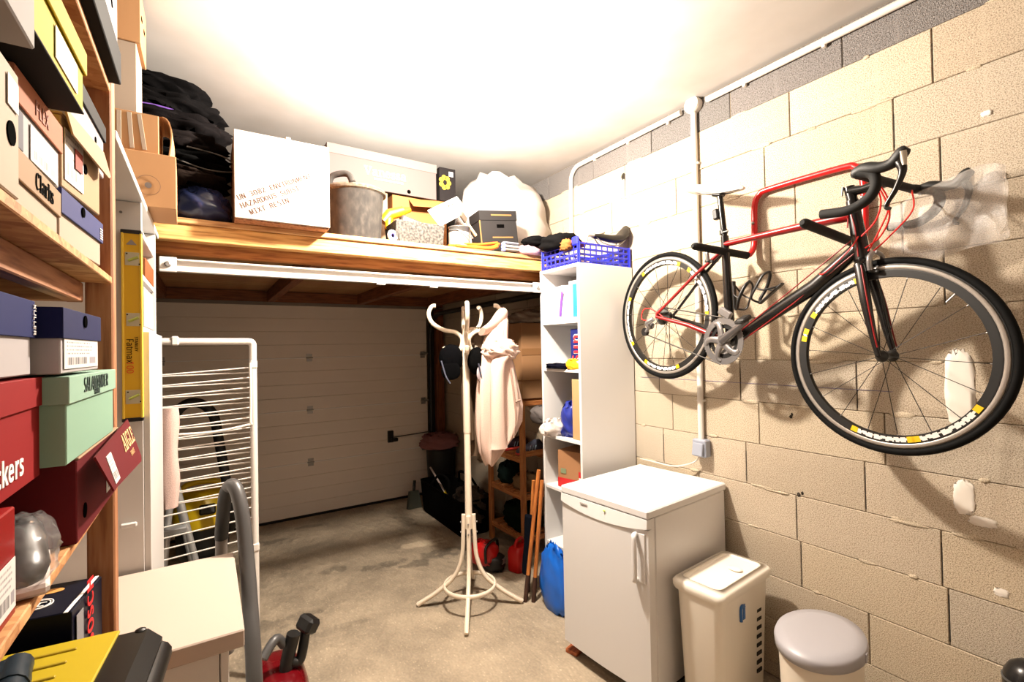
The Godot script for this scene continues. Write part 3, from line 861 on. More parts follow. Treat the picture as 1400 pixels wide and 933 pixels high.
	for s in [-1.0, 1.0]:
		var w: float = 0.205 * s
		obj("bar_drop", tube(S(), spline([P3(0.93, 0.583, 0.17 * s), P3(0.945, 0.583, w), P3(0.99, 0.572, w), P3(1.005, 0.535, w), P3(0.987, 0.495, w), P3(0.94, 0.465, w * 1.03), P3(0.86, 0.456, w * 1.05)], 5), 0.0158, 12), tape, t)
		obj("brake_hood", tube(S(), spline([P3(0.935, 0.578, w), P3(0.965, 0.59, w), P3(1.005, 0.588, w * 1.02), P3(1.04, 0.597, w * 1.02), P3(1.06, 0.622, w * 1.02), P3(1.072, 0.637, w * 1.02)], 3), [0.016, 0.019, 0.02, 0.021, 0.021, 0.02, 0.018, 0.017, 0.017, 0.017, 0.018, 0.019, 0.019, 0.018, 0.015, 0.011], 10), mat("hood_rubber", Color(0.05, 0.048, 0.046), 0.55), t)
		obj("lever", tube(S(), spline([P3(1.058, 0.60, w * 1.03), P3(1.075, 0.57, w * 1.05), P3(1.07, 0.52, w * 1.08), P3(1.052, 0.47, w * 1.08), P3(1.066, 0.462, w * 1.08)], 4), [0.012, 0.013, 0.013, 0.012, 0.011, 0.010, 0.009, 0.009, 0.008, 0.008, 0.007, 0.007, 0.007, 0.006, 0.006, 0.005, 0.005], 8), mat("lever", Color(0.13, 0.125, 0.12), 0.3, 0.5), t)
		obj("lever_cap", tube(S(), [P3(1.068, 0.625, w * 1.07), P3(1.078, 0.585, w * 1.07)], [0.01, 0.006], 8), mat("lever_cap", Color(0.7, 0.66, 0.6), 0.3, 0.4), t)
	for q in [[P3(0.955, 0.575, 0.13), P3(1.01, 0.47, 0.11), P3(0.97, 0.4, 0.05), P3(0.918, 0.36, 0.028)], [P3(0.955, 0.575, 0.12), P3(0.985, 0.50, 0.07), P3(0.95, 0.41, 0.03), P3(0.925, 0.35, 0.02)], [P3(0.95, 0.57, -0.13), P3(1.0, 0.49, -0.05), P3(0.965, 0.40, -0.01), P3(0.93, 0.35, 0.0)], [P3(0.945, 0.57, 0.10), P3(0.955, 0.51, 0.06), P3(0.94, 0.45, 0.04), P3(0.9, 0.40, 0.03)], [P3(0.89, 0.40, 0.03), P3(0.87, 0.35, 0.035), P3(0.80, 0.27, 0.03), P3(0.775, 0.262, 0.02)]]:
		obj("brake_cable", tube(S(), spline(q, 6), 0.0027, 6), brd, t)
	# bottle cages
	for q in [[P3(0.375, 0.14), 1.81], [P3(0.60, 0.15), 0.82]]:
		var cg := S()
		var d := P3(cos(q[1]), sin(q[1]))
		var nrm := P3(sin(q[1]), -cos(q[1])) if q[1] > 1.0 else P3(-sin(q[1]), cos(q[1]))
		var o: Vector3 = q[0] + nrm * 0.03
		box(cg, o, Vector3(0.13, 0.008, 0.02), 0.003, Basis(Vector3.BACK, q[1]))
		for s in [-1.0, 1.0]:
			tube(cg, spline([o - d * 0.06, o - d * 0.065 + nrm * 0.03 + P3(0, 0, 0.03 * s), o - d * 0.02 + nrm * 0.05 + P3(0, 0, 0.036 * s), o + d * 0.03 + nrm * 0.075 + P3(0, 0, 0.025 * s), o + d * 0.05 + nrm * 0.08], 5), 0.0055, 6, true, false, Vector2(1.4, 0.8))
			tube(cg, spline([o - d * 0.02 + nrm * 0.05 + P3(0, 0, 0.036 * s), o + d * 0.0 + nrm * 0.02 + P3(0, 0, 0.03 * s), o + d * 0.05], 4), 0.004, 6)
		obj("bottle_cage", cg, mat("black_pl"), t)
	# red tubular wall hanger with padded arms
	var h := thing("bike_hanger", "red tubular wall bracket with black foam arms holding the road bike", "bracket", Vector3(2.17, 2.0, -1.05))
	var o2 := h.position
	obj("bent_tube", tb(spline([Vector3(2.12, 1.955, -1.285) - o2, Vector3(2.155, 1.965, -1.275) - o2, Vector3(2.175, 2.0, -1.268) - o2, Vector3(2.178, 2.06, -1.264) - o2, Vector3(2.178, 2.19, -1.26) - o2, Vector3(2.178, 2.24, -1.235) - o2, Vector3(2.178, 2.252, -1.18) - o2, Vector3(2.178, 2.252, -0.9) - o2, Vector3(2.178, 2.24, -0.845) - o2, Vector3(2.178, 2.19, -0.82) - o2, Vector3(2.178, 2.03, -0.818) - o2, Vector3(2.175, 1.965, -0.822) - o2, Vector3(2.155, 1.93, -0.828) - o2, Vector3(2.12, 1.925, -0.832) - o2], 5), 0.0135, 12), mat("red_paint"), h)
	for q in [[Vector3(2.14, 1.958, -1.28), Vector3(1.83, 1.985, -1.345)], [Vector3(2.14, 1.926, -0.832), Vector3(1.755, 1.965, -0.845)]]:
		var a: Vector3 = q[0] - o2
		var b: Vector3 = q[1] - o2
		var pts := []
		var rr := []
		for k in 41:
			pts.append(a.lerp(b, k / 40.0))
			rr.append(0.0165 + (0.0012 if k % 2 == 0 else 0.0))
		rr[40] = 0.009
		pts[40] = b + (b - a).normalized() * 0.004
		obj("foam_sleeve", tube(S(), pts, rr, 12), mat("foam_black", Color(0.035, 0.033, 0.032), 0.85), h)
	for q in [Vector3(2.165, 2.11, -1.262), Vector3(2.165, 2.11, -0.82)]:
		obj("bracket_bolt", lathe(S(), [V(0.007, 0), V(0.007, 0.006), V(0.003, 0.009)], 10, Transform3D(Basis(Vector3.BACK, PI / 2), q - o2)), mat("zinc"), h)
	# bubble wrap tied over the far end of the bar
	var film := mat("bubble_film", Color(0.92, 0.9, 0.88, 0.22), 0.35)
	film.transparency = BaseMaterial3D.TRANSPARENCY_ALPHA
	film.cull_mode = BaseMaterial3D.CULL_DISABLED
	film.metallic_specular = 0.8
	var rr2 := []
	var nz := FastNoiseLite.new()
	nz.seed = 5; nz.frequency = 5.0
	for i in 15:
		var f := i / 14.0
		var ring := []
		for j in 22:
			var a := TAU * j / 22
			var hgt := lerpf(0.09, 0.13, smoothstep(0.0, 0.3, f)) * (1.0 if f < 0.97 else 0.9)
			var th := 0.05 * (0.35 + sin(PI * clampf(f * 0.9 + 0.08, 0, 1)) * 0.8)
			var p := Vector3(cos(a) * th, sin(a) * hgt + 0.03 * f - 0.012 * sin(f * 6.0), f * 0.30)
			p += Vector3(1, 0.6, 0.4) * nz.get_noise_3d(p.x * 3.0, p.y * 3.0, p.z * 3.0) * 0.022
			ring.append(p)
		rr2.append(ring)
	var bw := obj("bubble_wrap", loft_rings(S(), rr2), film)
	bw.position = Vector3(2.125, 1.945, -0.715)
	tag(bw, "clear bubble wrap bag pulled over the far handlebar drop of the bike", "bubble wrap")
	film.normal_enabled = true
	film.normal_texture = noise("bubbles_n", 0.09, 1, Color.BLACK, Color.WHITE, 1, true, 6.0, 256)
	film.uv1_triplanar = true
	film.uv1_scale = Vector3(5, 5, 5)
	film.normal_scale = 0.8

# ---------- rough wooden shelving on the left, with its boxes ----------
func shelving():
	var t := thing("wooden_shelving", "rough pine and chipboard shelving along the left wall filled with shoe boxes", "shelving", Vector3(-0.36, 0, -0.6))
	var o := t.position
	var pine := wood("shelf_pine", Color(0.68, 0.48, 0.33), 1)
	var edge := wood("shelf_edge", Color(0.93, 0.78, 0.58), 2)
	var osb := texd("osb", Color(0.80, 0.63, 0.45), 0.75, noise("flakes", 0.035, 2, Color(0.72, 0.58, 0.44), Color(1, 0.98, 0.92), 1), Vector3(1.6, 4, 2.6))
	for z in [-1.29, -0.2, 0.75]:
		for x in [-0.182, -0.525]:
			obj("post", bc(Vector3(x - 0.022, 0, z - 0.022) - o, Vector3(x + 0.022, 2.8, z + 0.022) - o, 0.003), pine, t)
	for y in [2.09, 1.695, 1.27, 0.925, 0.4]:
		var low: bool = y < 1.5
		obj("shelf_board", bc(Vector3(-0.548, y, -1.262) - o, Vector3(-0.1605, y + 0.014, 0.9) - o, 0.0015), osb, t)
		if not low:
			obj("batten", bc(Vector3(-0.23, y - 0.04, -1.262) - o, Vector3(-0.205, y - 0.001, 0.9) - o, 0.002), wood("shelf_pine", Color(0.68, 0.48, 0.33), 2), t)
		obj("batten", bc(Vector3(-0.548, y - 0.04, -1.262) - o, Vector3(-0.524, y - 0.001, 0.9) - o, 0.002), wood("shelf_pine", Color(0.68, 0.48, 0.33), 2), t)
		for z in [-1.255, -0.235]:
			obj("crosspiece", bc(Vector3(-0.5, y - 0.04, z) - o, Vector3(-0.205, y - 0.001, z + 0.022) - o, 0.002), wood("shelf_pine", Color(0.68, 0.48, 0.33), 0), t)

func aisle(z: float, x := -0.17) -> Vector2:
	return Vector2(x, z)

func shoe_boxes():
	var kraft := card("kraft", Color(0.704, 0.581, 0.440))
	var cream := card("cream", Color(0.792, 0.722, 0.625))
	var white := card("white", Color(0.774, 0.757, 0.739))
	var navy := card("navy", Color(0.075, 0.105, 0.315))
	var lilac := card("lilac", Color(0.255, 0.281, 0.493))
	var mint := card("mint", Color(0.64, 0.79, 0.68))
	var sage := card("sage", Color(0.60, 0.76, 0.64))
	var maroon := card("maroon", Color(0.442, 0.076, 0.102))
	var red := card("red", Color(0.607, 0.057, 0.066))
	var yellow := card("yellow", Color(0.836, 0.739, 0.132))
	var coral := card("coral", Color(0.783, 0.493, 0.352))
	var grey := card("grey", Color(0.634, 0.616, 0.590))
	var black := card("black", Color(0.044, 0.040, 0.040))
	var orange := card("orange", Color(0.774, 0.352, 0.141))
	var ink := mat("ink")
	var inkw := mat("ink_white")
	# --- shelf at 1.28: red, navy, maroon, mint
	var g := "shoe boxes stacked on the wooden shelving"
	var t := carton("shoe_box", "maroon shoe box with raised lid flap and round hole under the mint green box", "shoe box", Vector2(-0.152, -0.895), Vector2(-0.148, -1.235), 1.285, 1.402, 0.30, maroon, null, 0, {"hole": [-0.36, 0.035, 0.011], "sticker": [0.28, 0.045, 0.11, 0.05], "group": g})
	# lid flap hanging open along the front
	var fl := S()
	box(fl, Vector3(0, 0, 0), Vector3(0.33, 0.003, 0.30), 0.001, Basis.IDENTITY)
	obj("lid_top", fl, card("cream_in", Color(0.766, 0.634, 0.484)), t, Vector3(0, 0.1185, 0))
	var fp := prism(S(), [V(-0.165, 0.01), V(0.172, 0.018), V(0.176, -0.062), V(0.16, -0.07), V(-0.13, -0.052)], 0.0025)
	var flap := obj("lid_flap", fp, maroon, t, Vector3(0.0, 0.112, 0.168), Vector3(-0.26, 0, 0.02))
	sticker(flap, 0.04, 0.045, Vector3(-0.09, -0.025, 0.0014), Vector3.ZERO)
	text(flap, "AIGLE", 0.030, Vector3(0.10, -0.012, 0.002), Vector3.ZERO, mat("ink_cream", Color(0.85, 0.7, 0.5), 0.7), "Droid Serif", true)
	text(flap, "FRANCE", 0.009, Vector3(0.10, -0.038, 0.002), Vector3.ZERO, mat("ink_cream"), "Droid Sans")
	t = carton("shoe_box", "pale mint green shoe box with dark lettering standing on the maroon box", "shoe box", Vector2(-0.152, -0.838), Vector2(-0.146, -1.165), 1.406, 1.522, 0.28, sage, mint, 0.036, {"group": g})
	text(t, "SALAMANDER", 0.021, Vector3(0.0, 0.100, 0.1425), Vector3.ZERO, mat("ink_teal", Color(0.16, 0.24, 0.22), 0.8), "Droid Sans")
	text(t, "FRANCE", 0.009, Vector3(0.0, 0.0865, 0.1425), Vector3.ZERO, mat("ink_teal"), "Droid Sans")
	t = carton("shoe_box", "white shoe box with navy blue lid on top of the mint green box", "shoe box", Vector2(-0.155, -0.825), Vector2(-0.149, -1.04), 1.526, 1.612, 0.26, white, navy, 0.04, {"hole": [0.0, 0.073, 0.009], "sticker": [0.0, 0.026, 0.19, 0.04], "group": g})
	for k in 2: obj("shoe_mark", bx(Vector3(0.085, 0.018 + 0.018 * k, 0.1292), Vector3(0.014, 0.006, 0.0008), 0.0003), ink, t)
	t = carton("shoe_box", "navy lidded white shoe box at the left edge, on the red boxes", "shoe box", Vector2(-0.178, -0.60), Vector2(-0.178, -0.808), 1.527, 1.617, 0.30, white, card("navy_bright", Color(0.053, 0.105, 0.360)), 0.045, {"group": g})
	text(t, "KULLER", 0.0085, Vector3(0.097, 0.067, 0.1532), Vector3(0, 0, -PI / 2), inkw, "Droid Sans")
	t = carton("shoe_box", "red shoe box with white lettering, upper one of the two red boxes", "shoe box", Vector2(-0.178, -0.62), Vector2(-0.178, -0.845), 1.397, 1.523, 0.30, red, red, 0.036, {"group": g})
	text(t, "kickers", 0.026, Vector3(-0.03, 0.03, 0.1515), Vector3.ZERO, inkw, "Droid Sans", true)
	# its near end face carries the lettering that the camera sees
	text(t, "kickers", 0.028, Vector3(-0.1135, 0.025, 0.10), Vector3(0, -PI / 2, 0), inkw, "Droid Sans", true)
	carton("shoe_box", "glossy red shoe box on the shelf board, lower one of the two red boxes", "shoe box", Vector2(-0.166, -0.46), Vector2(-0.166, -0.70), 1.285, 1.395, 0.31, card("red_gloss", Color(0.624, 0.064, 0.056), 0.3), null, 0, {"sticker": [0.36, 0.035, 0.05, 0.05], "group": g})
	# shoe in a clear bag
	var sh := thing("bagged_shoe", "dark shoe wrapped in a clear plastic bag beside the maroon box", "shoe", Vector3(-0.19, 1.286, -0.79), 0.2)
	var sr := []
	for q in [[-0.075, 0.02, 0.022, 0.03], [-0.06, 0.033, 0.026, 0.05], [-0.03, 0.036, 0.027, 0.05], [0.0, 0.028, 0.028, 0.042], [0.035, 0.022, 0.03, 0.032], [0.065, 0.018, 0.026, 0.024], [0.08, 0.012, 0.012, 0.012]]:
		var ring := []
		for j in 12:
			var a := TAU * j / 12
			ring.append(Vector3(cos(a) * q[2], maxf(0.008, q[1] + sin(a) * q[3] * 0.7), q[0] * 0.8))
		sr.append(ring)
	obj("upper", loft_rings(S(), sr), mat("shoe_dark", Color(0.05, 0.03, 0.045), 0.3), sh)
	obj("sole", bx(Vector3(0, 0.006, 0), Vector3(0.058, 0.012, 0.14), 0.005), mat("sole_white", Color(0.75, 0.7, 0.68), 0.6), sh)
	var film := mat("clear_film", Color(0.95, 0.94, 0.93, 0.08), 0.15)
	film.transparency = BaseMaterial3D.TRANSPARENCY_ALPHA
	film.cull_mode = BaseMaterial3D.CULL_DISABLED
	film.metallic_specular = 0.4
	obj("clear_bag", blob(S(), Vector3(0, 0.034, 0), Vector3(0.036, 0.036, 0.076), 3, 0.14, 1.4, 2.6, 22, 36, -0.95), film, sh)
	# --- shelf at 1.70
	g = "shoe boxes stacked on the upper wooden shelf"
	t = carton("shoe_box", "cream shoe box whose kraft lid bears a black script name, upper shelf", "shoe box", aisle(-0.695), aisle(-0.895), 1.710, 1.776, 0.28, cream, kraft, 0.034, {"group": g})
	text(t, "Clarks", 0.020, Vector3(0.02, 0.048, 0.1425), Vector3.ZERO, ink, "Droid Serif")
	t = carton("shoe_box", "white shoe box with shiny lilac blue lid beside the shelf post", "shoe box", Vector2(-0.17, -0.902), Vector2(-0.157, -1.125), 1.710, 1.787, 0.26, cream, lilac, 0.036, {"hole": [-0.06, 0.066, 0.008], "group": g})
	for k in 5: obj("lid_stripe", bx(Vector3(0.098, 0.047 + 0.0042 * k, 0.1325), Vector3(0.018 - 0.002 * (k % 2), 0.0022, 0.0008), 0.0003), inkw, t)
	t = carton("shoe_box", "grey and white shoe box with coral lid and a large printed label", "shoe box", aisle(-0.715, -0.172), aisle(-0.885, -0.166), 1.779, 1.866, 0.27, white, coral, 0.038, {"sticker": [0.12, 0.022, 0.10, 0.042], "group": g})
	obj("grey_band", bx(Vector3(-0.07, 0.0225, 0.1345), Vector3(0.03, 0.043, 0.0012), 0.0004), card("slate", Color(0.440, 0.440, 0.466)), t)
	text(t, "FLEX", 0.018, Vector3(0.0, 0.066, 0.1375), Vector3.ZERO, mat("ink_faded", Color(0.62, 0.42, 0.36), 0.8), "Droid Sans")
	t = carton("shoe_box", "cream shoe box with open lid flap and red square label above the lilac lidded box", "shoe box", Vector2(-0.168, -0.905), Vector2(-0.150, -1.075), 1.790, 1.892, 0.27, card("sand", Color(0.774, 0.651, 0.484)), null, 0, {"sticker": [-0.22, 0.05, 0.075, 0.075], "hole": [0.07, 0.056, 0.008], "group": g})
	obj("red_square", bx(Vector3(-0.025, 0.055, 0.1362), Vector3(0.03, 0.03, 0.0008), 0.0003), card("label_red", Color(0.748, 0.370, 0.317)), t)
	obj("lid_flap", prism(S(), [V(-0.085, 0.02), V(0.087, 0.02), V(0.087, -0.022), V(0.07, -0.03), V(-0.085, -0.018)], 0.0025), card("sand", Color(0.774, 0.651, 0.484)), t, Vector3(0, 0.092, 0.142), Vector3(-0.22, 0, 0))
	obj("lid_top", bx(Vector3(0, 0.1035, 0), Vector3(0.172, 0.003, 0.27), 0.001), card("sand"), t)
	t = carton("shoe_box", "bright yellow shoe box with black base overhanging the shelf edge", "shoe box", Vector2(-0.138, -0.63), Vector2(-0.132, -0.835), 1.8715, 1.952, 0.28, yellow, yellow, 0.03, {"sticker": [0.10, 0.026, 0.09, 0.036], "group": g})
	obj("base", bx(Vector3(0, -0.0014, 0), Vector3(0.203, 0.0024, 0.278), 0.0008), black, t)
	t = carton("shoe_box", "cream shoe box with a round black hole at the far left of the upper shelf", "shoe box", aisle(-0.44, -0.158), aisle(-0.685, -0.158), 1.710, 1.838, 0.28, cream, null, 0, {"hole": [0.39, 0.06, 0.012], "sticker": [0.40, 0.10, 0.03, 0.03], "group": g})
	carton("shoe_box", "pale grey shoe box overhanging above the yellow one at top left", "shoe box", aisle(-0.38, -0.132), aisle(-0.622, -0.132), 1.840, 1.955, 0.30, grey, null, 0, {"group": g})
	t = carton("shoe_box", "white shoe box with black lid pushed against the shelf post", "shoe box", Vector2(-0.17, -0.975), Vector2(-0.165, -1.225), 1.897, 2.0, 0.26, card("offwhite", Color(0.757, 0.722, 0.704)), black, 0.03, {"hole": [0.2, 0.05, 0.006], "group": g})
	# --- top shelf, close to the ceiling
	g = "boxes on the top shelf"
	carton("shoe_box", "flat black box lying on the top shelf under a white one", "shoe box", aisle(-0.86, -0.14), aisle(-1.255, -0.14), 2.105, 2.17, 0.30, black, null, 0, {"group": g})
	t = carton("shoe_box", "large white box standing on the black box of the top shelf", "box", aisle(-0.90, -0.145), aisle(-1.25, -0.145), 2.172, 2.42, 0.30, white, null, 0, {"group": g})
	obj("curved_line", tube(S(), spline([Vector3(0.02, 0.15, 0.1508), Vector3(0.04, 0.09, 0.1508), Vector3(0.09, 0.04, 0.1508)], 5), 0.0016, 4), ink, t)
	# --- lower shelf: power tool box, black case with yellow lid, dark tool
	t = carton("tool_box_carton", "dark blue power tool carton with red lettering and a round emblem on its top", "carton", Vector2(-0.196, -1.105), Vector2(-0.176, -1.25), 0.941, 1.11, 0.30, card("midnight", Color(0.044, 0.062, 0.141), 0.4), null, 0, {})
	var rd := mat("ink_red", Color(0.8, 0.08, 0.1), 0.6)
	text(t, "BOSCH", 0.034, Vector3(-0.03, 0.1698, -0.01), Vector3.ZERO, rd, "Droid Sans", true).rotation = Vector3(-PI / 2, -PI / 2, 0)
	var em := S()
	tube(em, ring_pts(Vector3(-0.02, 0.1702, 0.085), 0.02, 28), 0.0014, 4, false, true)
	tube(em, ring_pts(Vector3(-0.02, 0.1702, 0.085), 0.0165, 28), 0.001, 4, false, true)
	for s in [-1.0, 1.0]: box(em, Vector3(-0.02 + 0.007 * s, 0.1702, 0.085), Vector3(0.003, 0.001, 0.02), 0.0003)
	box(em, Vector3(-0.02, 0.1702, 0.085), Vector3(0.014, 0.001, 0.004), 0.0003)
	obj("emblem", em, inkw, t)
	obj("product_picture", lathe(S(), [V(0.018, 0), V(0.018, 0.0008)], 24, Transform3D(Basis.IDENTITY, Vector3(0.035, 0.1692, 0.085)), Vector2(0.6, 1.0)), mat("picture_tan", Color(0.82, 0.58, 0.3), 0.6), t)
	obj("edge_line", bx(Vector3(0, 0.1695, 0.14), Vector3(0.146, 0.001, 0.006), 0.0003), inkw, t)
	text(t, "BOSCH", 0.03, Vector3(0.005, 0.13, 0.1502), Vector3(0, 0, PI / 2), rd, "Droid Sans", true)
	obj("side_print", bx(Vector3(-0.045, 0.11, 0.1505), Vector3(0.03, 0.09, 0.001), 0.0004), mat("print_grey", Color(0.5, 0.49, 0.5), 0.6), t)
	# black case
	var c := thing("tool_case", "black plastic tool case with ribbed yellow lid panel on the lowest shelf", "tool case", Vector3(-0.222, 0.94, -0.935), -0.10)
	var body := S()
	box(body, Vector3(0, 0.068, 0), Vector3(0.285, 0.136, 0.28), 0.02)
	obj("body", body, mat("case_black", Color(0.05, 0.048, 0.045), 0.35), c)
	obj("end_grip", tube(S(), [Vector3(0.135, 0.09, -0.118), Vector3(0.135, 0.09, 0.118)], 0.022, 12), mat("case_black"), c)
	obj("yellow_panel", bx(Vector3(-0.025, 0.138, 0.0), Vector3(0.215, 0.006, 0.258), 0.002), mat("case_yellow", Color(0.66, 0.57, 0.08), 0.45), c)
	for k in 6:
		obj("panel_rib", bx(Vector3(-0.04, 0.1415, -0.095 + 0.036 * k), Vector3(0.15 - 0.004 * k, 0.004, 0.006), 0.002), mat("case_yellow_dark", Color(0.6, 0.51, 0.07), 0.5), c)
	for z in [-0.12, 0.1]:
		obj("rivet", lathe(S(), [V(0.008, 0), V(0.008, 0.003), V(0.004, 0.005)], 12, Transform3D(Basis.IDENTITY, Vector3(0.112, 0.134, z))), mat("case_black"), c)
	var d := thing("tool_case_small", "dark teal plastic tool case lying on the black case at the lower left corner", "tool case", Vector3(-0.262, 1.0825, -0.91), 0.12)
	obj("body", bx(Vector3(-0.01, 0.017, 0.03), Vector3(0.09, 0.034, 0.20), 0.008), mat("teal_pl", Color(0.07, 0.13, 0.17), 0.4), d)
	obj("hinge_barrel", tube(S(), [Vector3(0.035, 0.018, -0.065), Vector3(0.035, 0.018, 0.13)], 0.019, 14), mat("teal_pl"), d)
	obj("barrel_collar", tube(S(), [Vector3(0.035, 0.018, -0.02), Vector3(0.035, 0.018, 0.0)], 0.021, 14), mat("teal_pl"), d)

# ---------- cabinet, level, desk, drying rack, vacuum cleaners ----------
func left_corner():
	var lam := mat("white_lam")
	var t := thing("white_cabinet", "tall white laminate cabinet with open upper shelves beside the wooden shelving", "cabinet", Vector3(-0.35, 0, -2.11))
	var x0 := -0.2
	var x1 := 0.185
	var zf := 0.245
	obj("side_panel", bc(Vector3(x0, 0, zf - 0.018), Vector3(x1, 2.02, zf), 0.0015), lam, t)
	obj("side_panel", bc(Vector3(x0, 0, -zf), Vector3(x1, 2.02, -zf + 0.018), 0.0015), lam, t)
	obj("back_panel", bc(Vector3(x0, 0.02, -zf + 0.018), Vector3(x0 + 0.006, 2.02, zf - 0.018), 0.0), lam, t)
	for y in [0.05, 1.335, 1.62, 1.79, 1.93]:
		obj("shelf", bc(Vector3(x0 + 0.006, y, -zf + 0.018), Vector3(x1 - 0.004, y + 0.018, zf - 0.018), 0.0015), lam, t)
	obj("door", bc(Vector3(x1, 0.06, -zf + 0.002), Vector3(x1 + 0.018, 1.62, zf - 0.002), 0.002), lam, t)
	obj("screw", lathe(S(), [V(0.004, 0), V(0.004, 0.002)], 8, Transform3D(Basis(Vector3.RIGHT, PI / 2), Vector3(0.135, 1.985, zf))), mat("dull_steel"), t)
	obj("drawer_pull", bx(Vector3(0.148, 1.03, zf + 0.006), Vector3(0.04, 0.014, 0.012), 0.003), lam, t)
	tag(obj("board", bc(Vector3(-0.53, 2.0225, -2.435), Vector3(-0.16, 2.0405, -1.335), 0.0015), mat("white_lac")), "long white shelf board laid across the cabinet top and jutting over the aisle", "board")
	var g := "small things on the open shelves of the white cabinet"
	tag(obj("storage_box", bc(Vector3(-0.42, 1.639, -2.33), Vector3(-0.17, 1.775, -2.0), 0.003), card("white")), "white storage box in the lowest open compartment of the tall cabinet", "box", g)
	tag(obj("storage_box", bc(Vector3(-0.42, 1.8085, -2.33), Vector3(-0.17, 1.88, -2.05), 0.003), card("kraft_dark", Color(0.6, 0.34, 0.18))), "small brown box on the middle open shelf of the tall cabinet", "box", g)
	tag(obj("storage_tin", lathe(S(), [V(0.06, 0), V(0.06, 0.05), V(0.05, 0.058)], 24, Transform3D(Basis.IDENTITY, Vector3(-0.25, 1.9485, -2.15))), mat("tin_grey", Color(0.5, 0.5, 0.5), 0.35, 0.5)), "round grey tin on the top open shelf of the tall cabinet", "tin", g)
	# spirit level hung on the cabinet side
	var lv := thing("spirit_level", "long yellow spirit level hanging upright on the side of the white cabinet", "spirit level", Vector3(-0.188, 1.345, -1.8647))
	obj("bar", bc(Vector3(-0.0245, 0.006, 0), Vector3(0.0245, 0.575, 0.022), 0.002), mat("level_yellow", Color(0.84, 0.66, 0.10), 0.4), lv)
	for s in [-1.0, 1.0]: obj("edge_rib", bc(Vector3(s * 0.022 - 0.003, 0.006, -0.0005), Vector3(s * 0.022 + 0.003, 0.575, 0.0245), 0.001), mat("level_edge", Color(0.9, 0.76, 0.25), 0.4), lv)
	for y in [0.0, 0.572]: obj("end_cap", bc(Vector3(-0.026, y, -0.0005), Vector3(0.026, y + 0.012, 0.025), 0.002), mat("black_pl"), lv)
	for q in [[0.495, 0.02, 0.02, 0.004], [0.31, 0.018, 0.02, 0.004], [0.075, 0.021, 0.021, 0.0105]]:
		var vial := obj("vial_window", bx(Vector3(0.004, q[0], 0.022), Vector3(q[1] * 2, q[2] * 2, 0.003), q[3]), mat("vial_clear", Color(0.74, 0.71, 0.6), 0.15), lv)
		obj("vial_tube", tube(S(), [Vector3(-0.012 + 0.004, q[0] - 0.006, 0.024), Vector3(0.012 + 0.004, q[0] + 0.006, 0.024)], 0.004, 8), mat("vial_green", Color(0.62, 0.65, 0.3), 0.15), vial)
		for s in [-1.0, 1.0]: obj("vial_screw", lathe(S(), [V(0.0022, 0), V(0.0022, 0.001)], 8, Transform3D(Basis(Vector3.RIGHT, PI / 2), Vector3(0.004 + s * 0.015, q[0] - s * 0.015, 0.0236))), mat("ink"), vial)
	obj("hang_hole", prism(S(), [V(-0.013, 0.538), V(0.013, 0.538), V(0, 0.555)], 0.001, Transform3D(Basis.IDENTITY, Vector3(0, 0, 0.0226))), mat("zinc"), lv)
	text(lv, "STANLEY", 0.008, Vector3(0.010, 0.235, 0.0225), Vector3(0, 0, -PI / 2), mat("ink"), "Droid Sans", true)
	text(lv, "Fatmax", 0.017, Vector3(-0.006, 0.215, 0.0225), Vector3(0, 0, -PI / 2), mat("ink"), "Droid Sans")
	text(lv, "100", 0.017, Vector3(-0.006, 0.165, 0.0225), Vector3(0, 0, -PI / 2), mat("ink_orange", Color(0.85, 0.25, 0.05), 0.6), "Droid Sans")
	# low white unit in front of the cabinet
	var d := thing("low_cabinet", "low cream laminate unit with thick top in the left foreground", "cabinet", Vector3(-0.2, 0, -1.585))
	obj("top", bc(Vector3(-0.32, 0.845, -0.262), Vector3(0.272, 0.887, 0.265), 0.003), texd("cream_lam", Color(0.70, 0.635, 0.585), 0.5, noise("paper", 0.03, 4, Color.WHITE, Color.WHITE), Vector3(3, 3, 3)), d)
	obj("side_panel", bc(Vector3(-0.3, 0, 0.225), Vector3(0.22, 0.844, 0.243), 0.002), lam, d)
	obj("side_panel", bc(Vector3(-0.3, 0, -0.24), Vector3(0.22, 0.844, -0.222), 0.002), lam, d)
	obj("front_panel", bc(Vector3(0.222, 0.05, -0.24), Vector3(0.24, 0.84, 0.243), 0.002), lam, d)
	# folding drying rack
	var wm := mat("rack_white", Color(0.84, 0.81, 0.78), 0.4)
	var k := thing("drying_rack", "folded white wire drying rack standing behind the cabinet", "drying rack", Vector3(-0.06, 0, -2.6))
	obj("frame_tube", tb(bent([Vector3(-0.3, 0.01, 0), Vector3(-0.3, 1.605, 0), Vector3(0.25, 1.60, 0), Vector3(0.25, 0.01, 0)], 0.02), 0.016, 10), wm, k)
	obj("frame_cap", bx(Vector3(-0.055, 1.605, 0), Vector3(0.03, 0.042, 0.042), 0.006), wm, k)
	obj("inner_frame", tb(spline([Vector3(-0.29, 1.50, 0.035), Vector3(-0.29, 1.24, 0.035), Vector3(0.0, 1.19, 0.035), Vector3(0.215, 1.205, 0.03), Vector3(0.235, 1.24, 0.03), Vector3(0.237, 1.5, 0.025)], 6), 0.006, 8), wm, k)
	for i in 19:
		var y := 1.475 - 0.0475 * i
		obj("wire", tb([Vector3(-0.29, y - 0.03, 0.016), Vector3(0.245, y, 0.004)], 0.0035, 6), wm, k)
		if i < 13: obj("wire", tb([Vector3(-0.29, y - 0.028, -0.016), Vector3(0.24, y - 0.024, -0.008)], 0.003, 6), wm, k)
	for y in [1.49, 0.62]: obj("frame_joint", bx(Vector3(0.252, y, 0.004), Vector3(0.03, 0.04, 0.03), 0.006), wm, k)
	# pink towel over its end
	var tw := []
